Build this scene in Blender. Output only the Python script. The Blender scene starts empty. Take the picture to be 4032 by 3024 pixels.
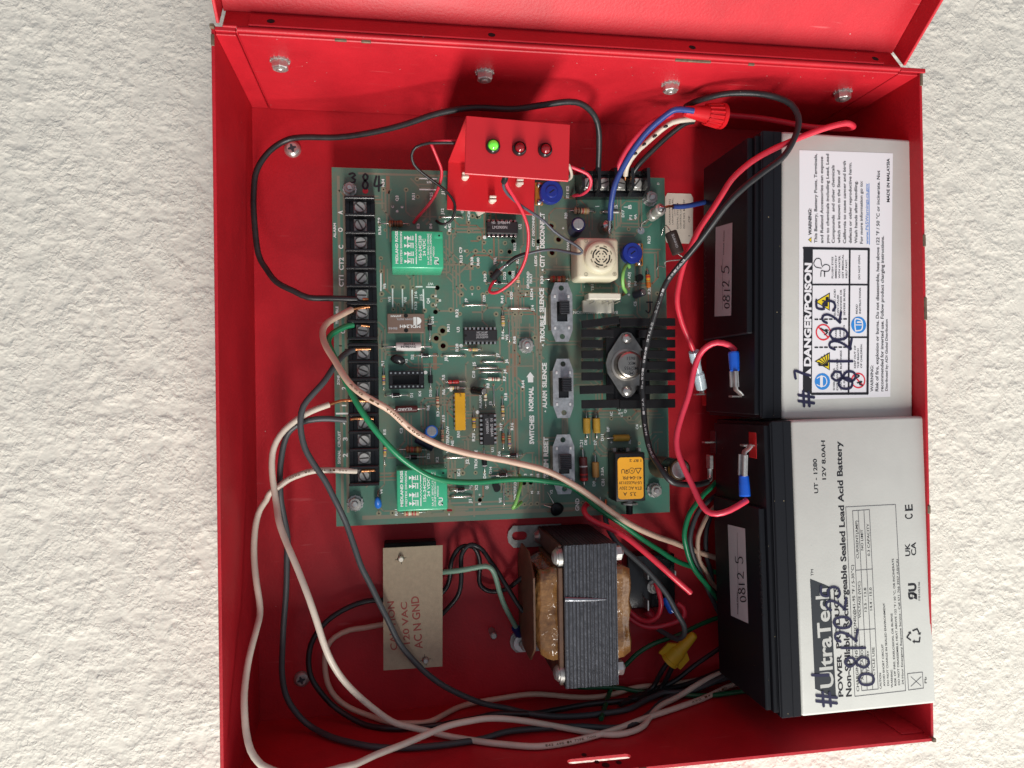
import bpy, bmesh, math, random
import numpy as np
from mathutils import Matrix, Vector
from mathutils.geometry import tessellate_polygon

random.seed(7); np.random.seed(7)
SC = bpy.context.scene
COL = SC.collection

# Panel frame, in millimetres: the box hangs on a wall; X runs down the wall, Y towards the hinge, Z out of
# the wall, origin at one inner corner of the box back. M turns it into the world (metres, Z up).
M = Matrix(((0, .001, 0, 0), (0, 0, -.001, 0), (-.001, 0, 0, 1.6), (0, 0, 0, 1)))

# ------------------------------------------------------------------ camera
CAM = np.array([77.98, 187.11, 437.49]); FPX = 2898.03
CR = np.array([[.98730674, .01346197, -.15825351], [-.01458279, .99987612, -.00592332], [.15815416, .00815591, .98738075]])
cd = bpy.data.cameras.new('camera'); cam = bpy.data.objects.new('camera', cd); COL.objects.link(cam)
cd.sensor_width = 36; cd.lens = FPX / 4032 * 36; cd.clip_start = .01; cd.clip_end = 50
RW = Matrix(((0, 1, 0), (0, 0, -1), (-1, 0, 0)))
cm = (RW @ Matrix(CR.tolist())).to_4x4(); cm.translation = M @ Vector(CAM); cam.matrix_world = cm
SC.camera = cam

# ------------------------------------------------------------------ light
world = bpy.data.worlds.new('World'); SC.world = world; world.use_nodes = True
bg = world.node_tree.nodes['Background']; bg.inputs[0].default_value = (.78, .86, 1, 1); bg.inputs[1].default_value = .34

def area(name, pos, target, sx, sy, power, color):
    l = bpy.data.lights.new(name, 'AREA'); l.shape = 'RECTANGLE'; l.size = sx; l.size_y = sy
    l.energy = power; l.color = color
    o = bpy.data.objects.new(name, l); COL.objects.link(o)
    p = M @ Vector(pos); t = M @ Vector(target)
    d = (t - p).normalized(); z = -d
    x = (RW @ Vector((1, 0, 0))); x = (x - z * x.dot(z)).normalized(); y = z.cross(x)
    o.matrix_world = Matrix(((x.x, y.x, z.x, p.x), (x.y, y.y, z.y, p.y), (x.z, y.z, z.z, p.z), (0, 0, 0, 1)))
    return o
# a tall doorway of daylight at one side of the wall, and an added fill lamp from below, standing in for floor bounce
area('window_light', (190, -1500, 1150), (190, 0, 1150), .34, 2.18, 84, (1, .965, .91))
area('low_fill_light', (1150, -300, 330), (330, 160, 0), 1.2, .8, 4.4, (1, .97, .92))

SC.view_settings.view_transform = 'Standard'; SC.view_settings.look = 'None'
SC.view_settings.exposure = 0; SC.view_settings.gamma = 1
SC.render.engine = 'CYCLES'; SC.cycles.use_denoising = True; SC.cycles.max_bounces = 8
SC.cycles.sample_clamp_indirect = 6

# ------------------------------------------------------------------ reading points off the photograph's rays
def ray(u, v):
    return CR @ np.array([(u - 2016) / FPX, -(v - 1512) / FPX, -1.])
def on(u, v, pl):                       # pl = (point, normal)
    d = ray(u, v); p, n = pl
    return CAM + d * (np.dot(np.asarray(p, float) - CAM, n) / np.dot(d, n))
def at(u, v, z):
    d = ray(u, v); return CAM + d * ((z - CAM[2]) / d[2])
def atx(u, v, x):
    d = ray(u, v); return CAM + d * ((x - CAM[0]) / d[0])
def aty(u, v, y):
    d = ray(u, v); return CAM + d * ((y - CAM[1]) / d[1])
def zpl(z): return (np.array([0, 0, z]), np.array([0, 0, 1.]))

# ------------------------------------------------------------------ materials
MATS = {}
def mat(name, col, rough=.5, metal=0., bump=0., bscale=300., var=0., vscale=60., coat=0., spec=.5, trans=0., emit=0., var2=None, bdist=.0004):
    if name in MATS: return MATS[name]
    m = bpy.data.materials.new(name); m.use_nodes = True; nt = m.node_tree; b = nt.nodes['Principled BSDF']
    b.inputs['Base Color'].default_value = (*col, 1); b.inputs['Roughness'].default_value = rough
    b.inputs['Metallic'].default_value = metal; b.inputs['Specular IOR Level'].default_value = spec
    if coat: b.inputs['Coat Weight'].default_value = coat; b.inputs['Coat Roughness'].default_value = .15
    if trans: b.inputs['Transmission Weight'].default_value = trans
    if emit: b.inputs['Emission Color'].default_value = (*col, 1); b.inputs['Emission Strength'].default_value = emit
    tc = nt.nodes.new('ShaderNodeTexCoord')
    if var:
        n = nt.nodes.new('ShaderNodeTexNoise'); n.inputs['Scale'].default_value = vscale; n.inputs['Detail'].default_value = 6
        n.inputs['Roughness'].default_value = .65
        nt.links.new(tc.outputs['Object'], n.inputs['Vector'])
        r = nt.nodes.new('ShaderNodeValToRGB'); r.color_ramp.elements[0].position = .3; r.color_ramp.elements[1].position = .7
        c2 = var2 if var2 else tuple(c * (1 - var) for c in col)
        r.color_ramp.elements[0].color = (*c2, 1); r.color_ramp.elements[1].color = (*tuple(min(1, c * (1 + var * .4)) for c in col), 1)
        nt.links.new(n.outputs['Fac'], r.inputs['Fac']); nt.links.new(r.outputs['Color'], b.inputs['Base Color'])
        q = nt.nodes.new('ShaderNodeMapRange'); q.inputs['To Min'].default_value = max(.02, rough - .08); q.inputs['To Max'].default_value = min(1, rough + .1)
        nt.links.new(n.outputs['Fac'], q.inputs['Value']); nt.links.new(q.outputs['Result'], b.inputs['Roughness'])
    if bump:
        n2 = nt.nodes.new('ShaderNodeTexNoise'); n2.inputs['Scale'].default_value = bscale; n2.inputs['Detail'].default_value = 4
        nt.links.new(tc.outputs['Object'], n2.inputs['Vector'])
        bp = nt.nodes.new('ShaderNodeBump'); bp.inputs['Strength'].default_value = bump; bp.inputs['Distance'].default_value = bdist
        nt.links.new(n2.outputs['Fac'], bp.inputs['Height']); nt.links.new(bp.outputs['Normal'], b.inputs['Normal'])
    MATS[name] = m
    return m

def dusty(name, col, rough, dust=(.5, .46, .42), amount=.06, **k):
    """paint or plastic with fine specks of dust and a few scuffs over it"""
    m = mat(name, col, rough, **k)
    nt = m.node_tree; b = nt.nodes['Principled BSDF']; tc = nt.nodes.new('ShaderNodeTexCoord')
    v = nt.nodes.new('ShaderNodeTexVoronoi'); v.inputs['Scale'].default_value = 260
    nt.links.new(tc.outputs['Object'], v.inputs['Vector'])
    lt = nt.nodes.new('ShaderNodeMath'); lt.operation = 'LESS_THAN'; lt.inputs[1].default_value = .07
    nt.links.new(v.outputs['Distance'], lt.inputs[0])
    sep = nt.nodes.new('ShaderNodeSeparateColor'); nt.links.new(v.outputs['Color'], sep.inputs[0])
    gt = nt.nodes.new('ShaderNodeMath'); gt.operation = 'LESS_THAN'; gt.inputs[1].default_value = amount
    nt.links.new(sep.outputs[0], gt.inputs[0])
    mu = nt.nodes.new('ShaderNodeMath'); mu.operation = 'MULTIPLY'; nt.links.new(lt.outputs[0], mu.inputs[0]); nt.links.new(gt.outputs[0], mu.inputs[1])
    mx = nt.nodes.new('ShaderNodeMix'); mx.data_type = 'RGBA'; nt.links.new(mu.outputs[0], mx.inputs[0])
    src = b.inputs['Base Color'].links[0].from_socket if b.inputs['Base Color'].links else None
    if src: nt.links.new(src, mx.inputs[6])
    else: mx.inputs[6].default_value = (*col, 1)
    mx.inputs[7].default_value = (*dust, 1)
    nt.links.new(mx.outputs[2], b.inputs['Base Color'])
    return m

RED = dusty('red_paint', (.50, .013, .023), .44, amount=.03, bump=.30, bscale=750, var=.20, vscale=26, spec=.40)
def scuffs(m, col=(.66, .20, .20)):
    """long faint rub marks in the paint"""
    nt = m.node_tree; b = nt.nodes['Principled BSDF']; tc = nt.nodes.new('ShaderNodeTexCoord'); mp = nt.nodes.new('ShaderNodeMapping'); mp.inputs['Scale'].default_value = (420, 500, 38); mp.inputs['Rotation'].default_value = (.25, .4, .1)
    n = nt.nodes.new('ShaderNodeTexNoise'); n.inputs['Scale'].default_value = 1; n.inputs['Detail'].default_value = 2; nt.links.new(tc.outputs['Object'], mp.inputs['Vector']); nt.links.new(mp.outputs['Vector'], n.inputs['Vector'])
    r = nt.nodes.new('ShaderNodeMapRange'); r.inputs['From Min'].default_value = .70; r.inputs['From Max'].default_value = .80; r.inputs['To Max'].default_value = .30; nt.links.new(n.outputs['Fac'], r.inputs['Value'])
    mx = nt.nodes.new('ShaderNodeMix'); mx.data_type = 'RGBA'; nt.links.new(r.outputs['Result'], mx.inputs[0]); nt.links.new(b.inputs['Base Color'].links[0].from_socket, mx.inputs[6]); mx.inputs[7].default_value = (*col, 1); nt.links.new(mx.outputs[2], b.inputs['Base Color'])
scuffs(RED)
REDL = mat('red_bracket_paint', (.58, .018, .026), .38, bump=.12, bscale=1200, var=.06, vscale=30)
CHIP = mat('bare_steel_chip', (.20, .15, .10), .55, metal=.3, var=.5, vscale=400)
STEEL = mat('zinc_steel', (.66, .65, .62), .32, metal=.8, bump=.15, bscale=700, var=.3, vscale=250)
DULL = mat('dull_steel', (.46, .45, .42), .45, metal=.7, bump=.25, bscale=500, var=.4, vscale=200)
TIN = mat('tinned_wire', (.72, .70, .66), .25, metal=1)
SOLD = mat('solder', (.66, .66, .64), .22, metal=1, bump=.5, bscale=350)
COPP = mat('bare_copper', (.62, .27, .12), .28, metal=1, bump=.4, bscale=900)
GOLD = mat('solder_pad', (.26, .25, .165), .40, metal=.1)
HOLE = mat('dark_hole', (.006, .006, .006), .9)
BLK = dusty('black_plastic', (.011, .011, .012), .38, dust=(.30, .27, .22), amount=.05, var=.3, vscale=80)
BLKS = mat('black_gloss_plastic', (.012, .012, .013), .22, bump=.05, bscale=400)
BLKM = mat('black_anodised', (.008, .008, .009), .45, bump=.1, bscale=600, var=.4, vscale=120, spec=.32)
CHIPB = mat('chip_epoxy', (.020, .020, .022), .48, bump=.2, bscale=1600)
WHT = mat('silkscreen_white', (.80, .83, .80), .55)
INK = mat('black_ink', (.012, .012, .016), .5)
GREYINK = mat('grey_print', (.42, .42, .43), .5)
NAVY = mat('marker_ink', (.018, .018, .055), .45)
BLUEINK = mat('link_blue_ink', (.05, .22, .62), .5)
REDINK = mat('stamp_red_ink', (.26, .055, .045), .8)
BROWNINK = mat('brown_ink', (.10, .045, .01), .6)
YEL = mat('sign_yellow', (.80, .62, .02), .5)
SBLUE = mat('sign_blue', (.03, .25, .68), .5)
SRED = mat('sign_red', (.72, .03, .05), .5)
PAPER = mat('white_label', (.80, .80, .82), .45, bump=.03, bscale=400)
STICK = mat('grey_sticker', (.50, .47, .48), .5, var=.06, vscale=200)
BATT = dusty('battery_grey', (.58, .585, .54), .42, dust=(.22, .20, .17), amount=.018, bump=.10, bscale=900, var=.09, vscale=22)
LID = dusty('battery_lid_black', (.006, .007, .010), .46, dust=(.35, .28, .16), amount=.10, bump=.1, bscale=700, spec=.28)
TERMRED = mat('terminal_red', (.50, .012, .015), .45)
CARD = mat('fibre_card', (.34, .27, .185), .85, bump=.25, bscale=1500, var=.14, vscale=500)
GREENR = mat('relay_green', (.045, .42, .22), .28, bump=.05, bscale=500, var=.06, vscale=90, coat=.2)
BROWNR = mat('relay_brown', (.19, .125, .095), .5, bump=.06, bscale=900)
CREAM = mat('buzzer_cream', (.68, .63, .46), .42, var=.08, vscale=90, bump=.05, bscale=400)
IVORY = mat('nylon_white', (.78, .74, .62), .42, var=.06, vscale=200)
LBLUE = mat('trimmer_blue', (.012, .030, .27), .34, bump=.06, bscale=600)
CBLUE = mat('cap_blue', (.02, .16, .60), .3)
CRIMP = mat('crimp_blue', (.01, .11, .62), .25, coat=.3)
CLEARC = mat('crimp_clear', (.62, .74, .80), .18, trans=.35)
AMBER = mat('amber_tan', (.42, .16, .02), .4)
YELC = mat('yellow_body', (.52, .30, .035), .5, var=.2, vscale=300, bump=.1, bscale=900)
RNY = mat('resistor_pack_yellow', (.72, .38, .012), .42)
ORG = mat('orange_label', (.90, .42, .02), .5)
TAN = mat('resistor_tan', (.50, .36, .22), .42)
TANB = mat('resistor_brown_body', (.27, .11, .045), .45)
MAROON = mat('resistor_maroon', (.10, .02, .02), .4)
GREYW = mat('resistor_grey_white', (.62, .58, .55), .5)
BANDS = {'r': mat('band_red', (.45, .02, .02), .4), 'k': mat('band_black', (.015, .012, .01), .4), 'b': mat('band_brown', (.10, .03, .012), .4),
         'y': mat('band_yellow', (.70, .50, .03), .4), 'g': mat('band_gold', (.50, .32, .08), .35), 'w': mat('band_cream', (.72, .66, .52), .4),
         'o': mat('band_orange', (.60, .16, .02), .4), 'v': mat('band_violet', (.05, .03, .30), .4), 's': mat('band_silver', (.6, .6, .6), .3),
         'n': mat('band_green', (.05, .10, .02), .4), 't': TAN}
INS = {'black': dusty('insulation_black', (.020, .021, .022), .40, dust=(.4, .36, .3), amount=.14, bump=.25, bscale=250, var=.6, vscale=90, var2=(.008, .008, .009)),
       'gblack': dusty('insulation_dusty_black', (.052, .058, .062), .48, dust=(.4, .38, .35), amount=.06, bump=.15, bscale=250),
       'white': mat('insulation_white', (.66, .58, .48), .40, var=.16, vscale=60, bump=.08, bscale=300),
       'tan': mat('insulation_tan', (.62, .43, .32), .40, var=.14, vscale=60, bump=.08, bscale=300),
       'green': mat('insulation_green', (.012, .21, .085), .33, bump=.08, bscale=300),
       'dgreen': mat('insulation_dark_green', (.008, .10, .04), .35),
       'pgreen': mat('insulation_pale_green', (.22, .37, .27), .38),
       'lgreen': mat('insulation_light_green', (.22, .50, .12), .3),
       'red': mat('insulation_red', (.66, .03, .055), .32, var=.1, vscale=80, bump=.06, bscale=300),
       'pink': mat('insulation_pink', (.70, .045, .085), .34, var=.12, vscale=80),
       'blue': mat('insulation_blue', (.028, .060, .25), .36, var=.15, vscale=100),
       'grey': mat('insulation_grey', (.075, .08, .10), .38),
       'rednut': mat('wirenut_red', (.68, .012, .018), .3),
       'yelnut': mat('wirenut_yellow', (.62, .40, .02), .45, var=.1, vscale=120)}

# ------------------------------------------------------------------ mesh collector
class MB:
    def __init__(s): s.v = []; s.f = []; s.m = []; s.mats = []; s.smooth = []
    def mi(s, m):
        if m not in s.mats: s.mats.append(m)
        return s.mats.index(m)
    def add(s, verts, faces, m, smooth=False, mx=None):
        o = len(s.v); k = s.mi(m)
        if mx is not None: verts = [tuple(mx @ Vector(p)) for p in verts]
        s.v += [tuple(float(c) for c in p) for p in verts]
        for f in faces: s.f.append(tuple(i + o for i in f)); s.m.append(k); s.smooth.append(smooth)
        return s
    def box(s, a, b, m, bev=0., mx=None, seg=1):
        lo = np.array([min(p, q) for p, q in zip(a, b)], float); hi = np.array([max(p, q) for p, q in zip(a, b)], float)
        return s._box(lo, hi, m, bev, mx, seg)
    def _box(s, a, b, m, bev, mx, seg):
        if not bev:
            vs = [(x, y, z) for z in (a[2], b[2]) for y in (a[1], b[1]) for x in (a[0], b[0])]
            return s.add(vs, [(0, 2, 3, 1), (4, 5, 7, 6), (0, 1, 5, 4), (2, 6, 7, 3), (0, 4, 6, 2), (1, 3, 7, 5)], m, False, mx)
        bm = bmesh.new(); bmesh.ops.create_cube(bm, size=1)
        for v in bm.verts: v.co = Vector([a[i] + (v.co[i] + .5) * (b[i] - a[i]) for i in range(3)])
        bmesh.ops.bevel(bm, geom=bm.edges[:] + bm.verts[:], offset=bev, segments=seg, affect='EDGES', profile=.5)
        return s.bm(bm, m, seg > 1, mx)
    def bm(s, bm, m, smooth=False, mx=None):
        bm.verts.index_update(); vs = [v.co[:] for v in bm.verts]; fs = [[v.index for v in f.verts] for f in bm.faces]
        bm.free(); return s.add(vs, fs, m, smooth, mx)
    def cone(s, p0, p1, r0, r1, m, n=20, cap0=True, cap1=True, smooth=True, mx=None):
        return s.lathe(p0, p1, [(0, r0), (1, r1)], m, n, cap0, cap1, smooth, mx)
    def lathe(s, p0, p1, prof, m, n=20, cap0=True, cap1=True, smooth=True, mx=None, a0=0.):
        """prof: (fraction along p0-p1, radius[, material])"""
        p0 = np.array(p0, float); p1 = np.array(p1, float); d = p1 - p0; L = np.linalg.norm(d); d = d / L
        a = np.array([1., 0, 0]) if abs(d[0]) < .9 else np.array([0, 1., 0])
        e1 = np.cross(d, a); e1 /= np.linalg.norm(e1); e2 = np.cross(d, e1)
        rings = []
        for q in prof:
            rings.append([p0 + d * (q[0] * L) + q[1] * (math.cos(a0 + 2 * math.pi * i / n) * e1 + math.sin(a0 + 2 * math.pi * i / n) * e2) for i in range(n)])
        for j in range(len(prof) - 1):
            mm = prof[j][2] if len(prof[j]) > 2 else m
            s.add(rings[j] + rings[j + 1], [(i, (i + 1) % n, n + (i + 1) % n, n + i) for i in range(n)], mm, smooth, mx)
        if cap0 and prof[0][1] > 0: s.add(rings[0], [tuple(range(n))[::-1]], prof[0][2] if len(prof[0]) > 2 else m, False, mx)
        if cap1 and prof[-1][1] > 0: s.add(rings[-1], [tuple(range(n))], prof[-2][2] if len(prof[-2]) > 2 else m, False, mx)
        return s
    def plate(s, outline, holes, z0, z1, m, mx=None):
        loops = [outline] + list(holes)
        pts = [p for l in loops for p in l]
        tris = tessellate_polygon([[Vector((p[0], p[1], 0)) for p in l] for l in loops])
        n = len(pts)
        s.add([(p[0], p[1], z1) for p in pts], [t for t in tris], m, False, mx)
        s.add([(p[0], p[1], z0) for p in pts], [t[::-1] for t in tris], m, False, mx)
        for l in loops:
            k = len(l); vs = [(p[0], p[1], z0) for p in l] + [(p[0], p[1], z1) for p in l]
            s.add(vs, [(i, (i + 1) % k, k + (i + 1) % k, k + i) for i in range(k)], m, False, mx)
        return s
    def tube(s, pts, r, m, n=10, caps=True, mx=None, r1=None, flat=1.):
        pts = [np.array(p, float) for p in pts]; N = len(pts)
        rr = r if hasattr(r, '__len__') else [r + ((r1 - r) * i / (N - 1) if r1 is not None else 0) for i in range(N)]
        T = [pts[min(i + 1, N - 1)] - pts[max(i - 1, 0)] for i in range(N)]; T = [t / max(np.linalg.norm(t), 1e-9) for t in T]
        a = np.array([0, 0, 1.]) if abs(T[0][2]) < .9 else np.array([1., 0, 0])
        nn = np.cross(T[0], a); nn /= np.linalg.norm(nn); vs = []
        for i in range(N):
            nn = nn - T[i] * np.dot(nn, T[i]); nn /= np.linalg.norm(nn); bb = np.cross(T[i], nn)
            for k in range(n):
                t = 2 * math.pi * k / n; vs.append(pts[i] + rr[i] * (math.cos(t) * nn + flat * math.sin(t) * bb))
        fs = [(i * n + k, i * n + (k + 1) % n, (i + 1) * n + (k + 1) % n, (i + 1) * n + k) for i in range(N - 1) for k in range(n)]
        s.add(vs, fs, m, True, mx)
        if caps:
            s.add(vs[:n], [tuple(range(n))[::-1]], m, False, mx); s.add(vs[-n:], [tuple(range(n))], m, False, mx)
        return s
    def disc(s, c, r, m, n=16, nrm=(0, 0, 1), r_in=0., sx=1.):
        c = np.array(c, float); d = np.array(nrm, float); d /= np.linalg.norm(d)
        a = np.array([1., 0, 0]) if abs(d[0]) < .9 else np.array([0, 1., 0])
        e1 = np.cross(d, a); e1 /= np.linalg.norm(e1); e2 = np.cross(d, e1)
        o = [c + r * (math.cos(2 * math.pi * i / n) * e1 * sx + math.sin(2 * math.pi * i / n) * e2) for i in range(n)]
        if not r_in: return s.add(o, [tuple(range(n))], m)
        q = [c + r_in * (math.cos(2 * math.pi * i / n) * e1 * sx + math.sin(2 * math.pi * i / n) * e2) for i in range(n)]
        return s.add(o + q, [(i, (i + 1) % n, n + (i + 1) % n, n + i) for i in range(n)], m)
    def quad(s, a, b, c, d, m): return s.add([a, b, c, d], [(0, 1, 2, 3)], m)
    def ribbon(s, pts, w, m, up=(0, 0, 1)):
        """flat stroke along pts (all near one plane) with round ends"""
        pts = [np.array(p, float) for p in pts]; up = np.array(up, float); N = len(pts); L = []; Rr = []
        for i in range(N):
            t = pts[min(i + 1, N - 1)] - pts[max(i - 1, 0)]; t /= max(np.linalg.norm(t), 1e-9)
            q = np.cross(up, t); q /= max(np.linalg.norm(q), 1e-9); L.append(pts[i] + q * w / 2); Rr.append(pts[i] - q * w / 2)
        s.add(L + Rr, [(N + i, N + i + 1, i + 1, i) for i in range(N - 1)], m)
        s.disc(pts[0] + up * .004, w / 2, m, 8, up); s.disc(pts[-1] + up * .008, w / 2, m, 8, up)
        return s
    def build(s, name, parent=None, mx=None):
        me = bpy.data.meshes.new(name); me.from_pydata(s.v, [], s.f)
        for m in s.mats: me.materials.append(m)
        me.polygons.foreach_set('material_index', s.m); me.polygons.foreach_set('use_smooth', s.smooth); me.update()
        o = bpy.data.objects.new(name, me); COL.objects.link(o)
        if parent: o.parent = parent
        if mx is not None: o.matrix_local = mx
        return o

def tag(o, label=None, cat=None, group=None, kind=None):
    if label: o['label'] = label
    if cat: o['category'] = cat
    if group: o['group'] = group
    if kind: o['kind'] = kind
    return o
def thing(name, label, cat, group=None):
    o = bpy.data.objects.new(name, None); o.empty_display_size = .01; COL.objects.link(o)
    return tag(o, label, cat, group)

def spline(pts, step=4.):
    """Catmull-Rom through 3D points, resampled about every `step` mm"""
    P = [np.array(p, float) for p in pts]; P = [2 * P[0] - P[1]] + P + [2 * P[-1] - P[-2]]; out = []
    for i in range(1, len(P) - 2):
        a, b, c, d = P[i - 1:i + 3]; n = max(2, int(np.linalg.norm(c - b) / step))
        for k in range(n):
            t = k / n
            out.append(.5 * ((2 * b) + (-a + c) * t + (2 * a - 5 * b + 4 * c - d) * t * t + (-a + 3 * b - 3 * c + d) * t ** 3))
    out.append(P[-2]); return out
def px(path, r=None):
    """'u,v,z u,v,z ...' -> points in the panel frame; a missing z is interpolated"""
    q = [tuple(float(c) for c in w.split(',')) for w in path.split()]
    ks = [i for i, w in enumerate(q) if len(w) == 3]
    zs = np.interp(range(len(q)), ks, [q[i][2] for i in ks])
    out = []
    for w, z in zip(q, zs):
        p = at(w[0], w[1], z)
        if r:                           # keep the wire inside the box
            if p[2] < r + .1: p = at(w[0], w[1], r + .1)
            if p[1] < r + .5: p = aty(w[0], w[1], r + .5)
            if p[1] > 347.8 - r: p = aty(w[0], w[1], 347.8 - r)
        out.append(p)
    return out

# ------------------------------------------------------------------ lettering
_TC = {}
def glyphs(txt, bold=0.):
    k = (txt, bold)
    if k not in _TC:
        c = bpy.data.curves.new('t', 'FONT'); c.body = txt; c.size = 1; c.resolution_u = 3; c.offset = bold
        o = bpy.data.objects.new('t', c); me = bpy.data.meshes.new_from_object(o)
        vs = np.array([v.co[:2] for v in me.vertices]) if len(me.vertices) else np.zeros((0, 2)); fs = [tuple(p.vertices) for p in me.polygons]
        bpy.data.objects.remove(o); bpy.data.curves.remove(c); bpy.data.meshes.remove(me)
        _TC[k] = (vs, fs)
    return _TC[k]
CAPH = .73
def text3(mb, txt, p0, p1, h, nrm, m, bold=.012, lift=.06):
    """lettering whose baseline runs p0 -> p1 (mm), cap height h, lying on a plane with normal nrm"""
    vs, fs = glyphs(txt, bold)
    if not len(vs): return
    p0 = np.array(p0, float); p1 = np.array(p1, float); d = p1 - p0; L = np.linalg.norm(d); d /= L
    n = np.array(nrm, float); n /= np.linalg.norm(n); up = np.cross(n, d)
    x0, x1 = vs[:, 0].min(), vs[:, 0].max(); sx = L / max(x1 - x0, 1e-6); sy = h / CAPH
    mb.add([p0 + d * (x - x0) * sx + up * y * sy + n * lift for x, y in vs], fs, m)
def textp(mb, txt, a, b, hpx, pl, m, bold=.012, lift=.06):
    """baseline between two picture points a and b on the plane pl, cap height in picture px"""
    p0, p1 = on(*a, pl), on(*b, pl); L = np.linalg.norm(p1 - p0); k = L / max(math.hypot(a[0] - b[0], a[1] - b[1]), 1e-6)
    text3(mb, txt, p0, p1, hpx * k, pl[1], m, bold, lift)

STROKES = {'0': [[(.5, 1), (.2, .85), (.1, .5), (.2, .12), (.5, 0), (.8, .15), (.9, .5), (.8, .85), (.5, 1)]],
           '8': [[(.75, .85), (.45, 1), (.2, .8), (.4, .58), (.75, .35), (.7, .08), (.4, 0), (.15, .2), (.35, .5), (.7, .65), (.75, .85)]],
           '1': [[(.5, 1), (.48, .5), (.5, 0)]],
           '2': [[(.12, .75), (.3, .97), (.62, .95), (.72, .7), (.5, .35), (.12, .04), (.3, .06), (.9, 0)]],
           '5': [[(.85, 1), (.3, .97), (.22, .6), (.55, .65), (.8, .4), (.7, .1), (.35, 0), (.1, .12)]],
           '7': [[(.05, .92), (.5, .97), (.85, .95), (.6, .5), (.35, 0)]],
           '#': [[(.35, 1), (.2, 0)], [(.75, 1), (.6, 0)], [(0, .65), (1, .7)], [(0, .3), (.95, .36)]],
           '3': [[(.1, .9), (.5, 1), (.8, .8), (.4, .55), (.8, .35), (.6, .05), (.1, .05)]],
           '4': [[(.6, 0), (.62, 1)], [(.3, 1), (.1, .35), (.95, .4)]],
           'J': [[(.2, 1), (.9, 1)], [(.6, 1), (.62, .3), (.4, 0), (.1, .2)]]}
def hand(mb, ch, o, ex, ey, pl, w, m, lift=.12):
    """one handwritten character: o its lower-left corner in the picture, ex / ey its width and height vectors in px"""
    for k, st in enumerate(STROKES[ch]):
        q = [np.array([o[0] + x * ex[0] + y * ey[0], o[1] + x * ex[1] + y * ey[1], 0]) for x, y in st]
        q = spline(q, 6.) if len(q) > 2 else q
        mb.ribbon([on(p[0], p[1], pl) + np.array(pl[1]) * (lift + k * .02) for p in q], w, m, pl[1])

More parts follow.
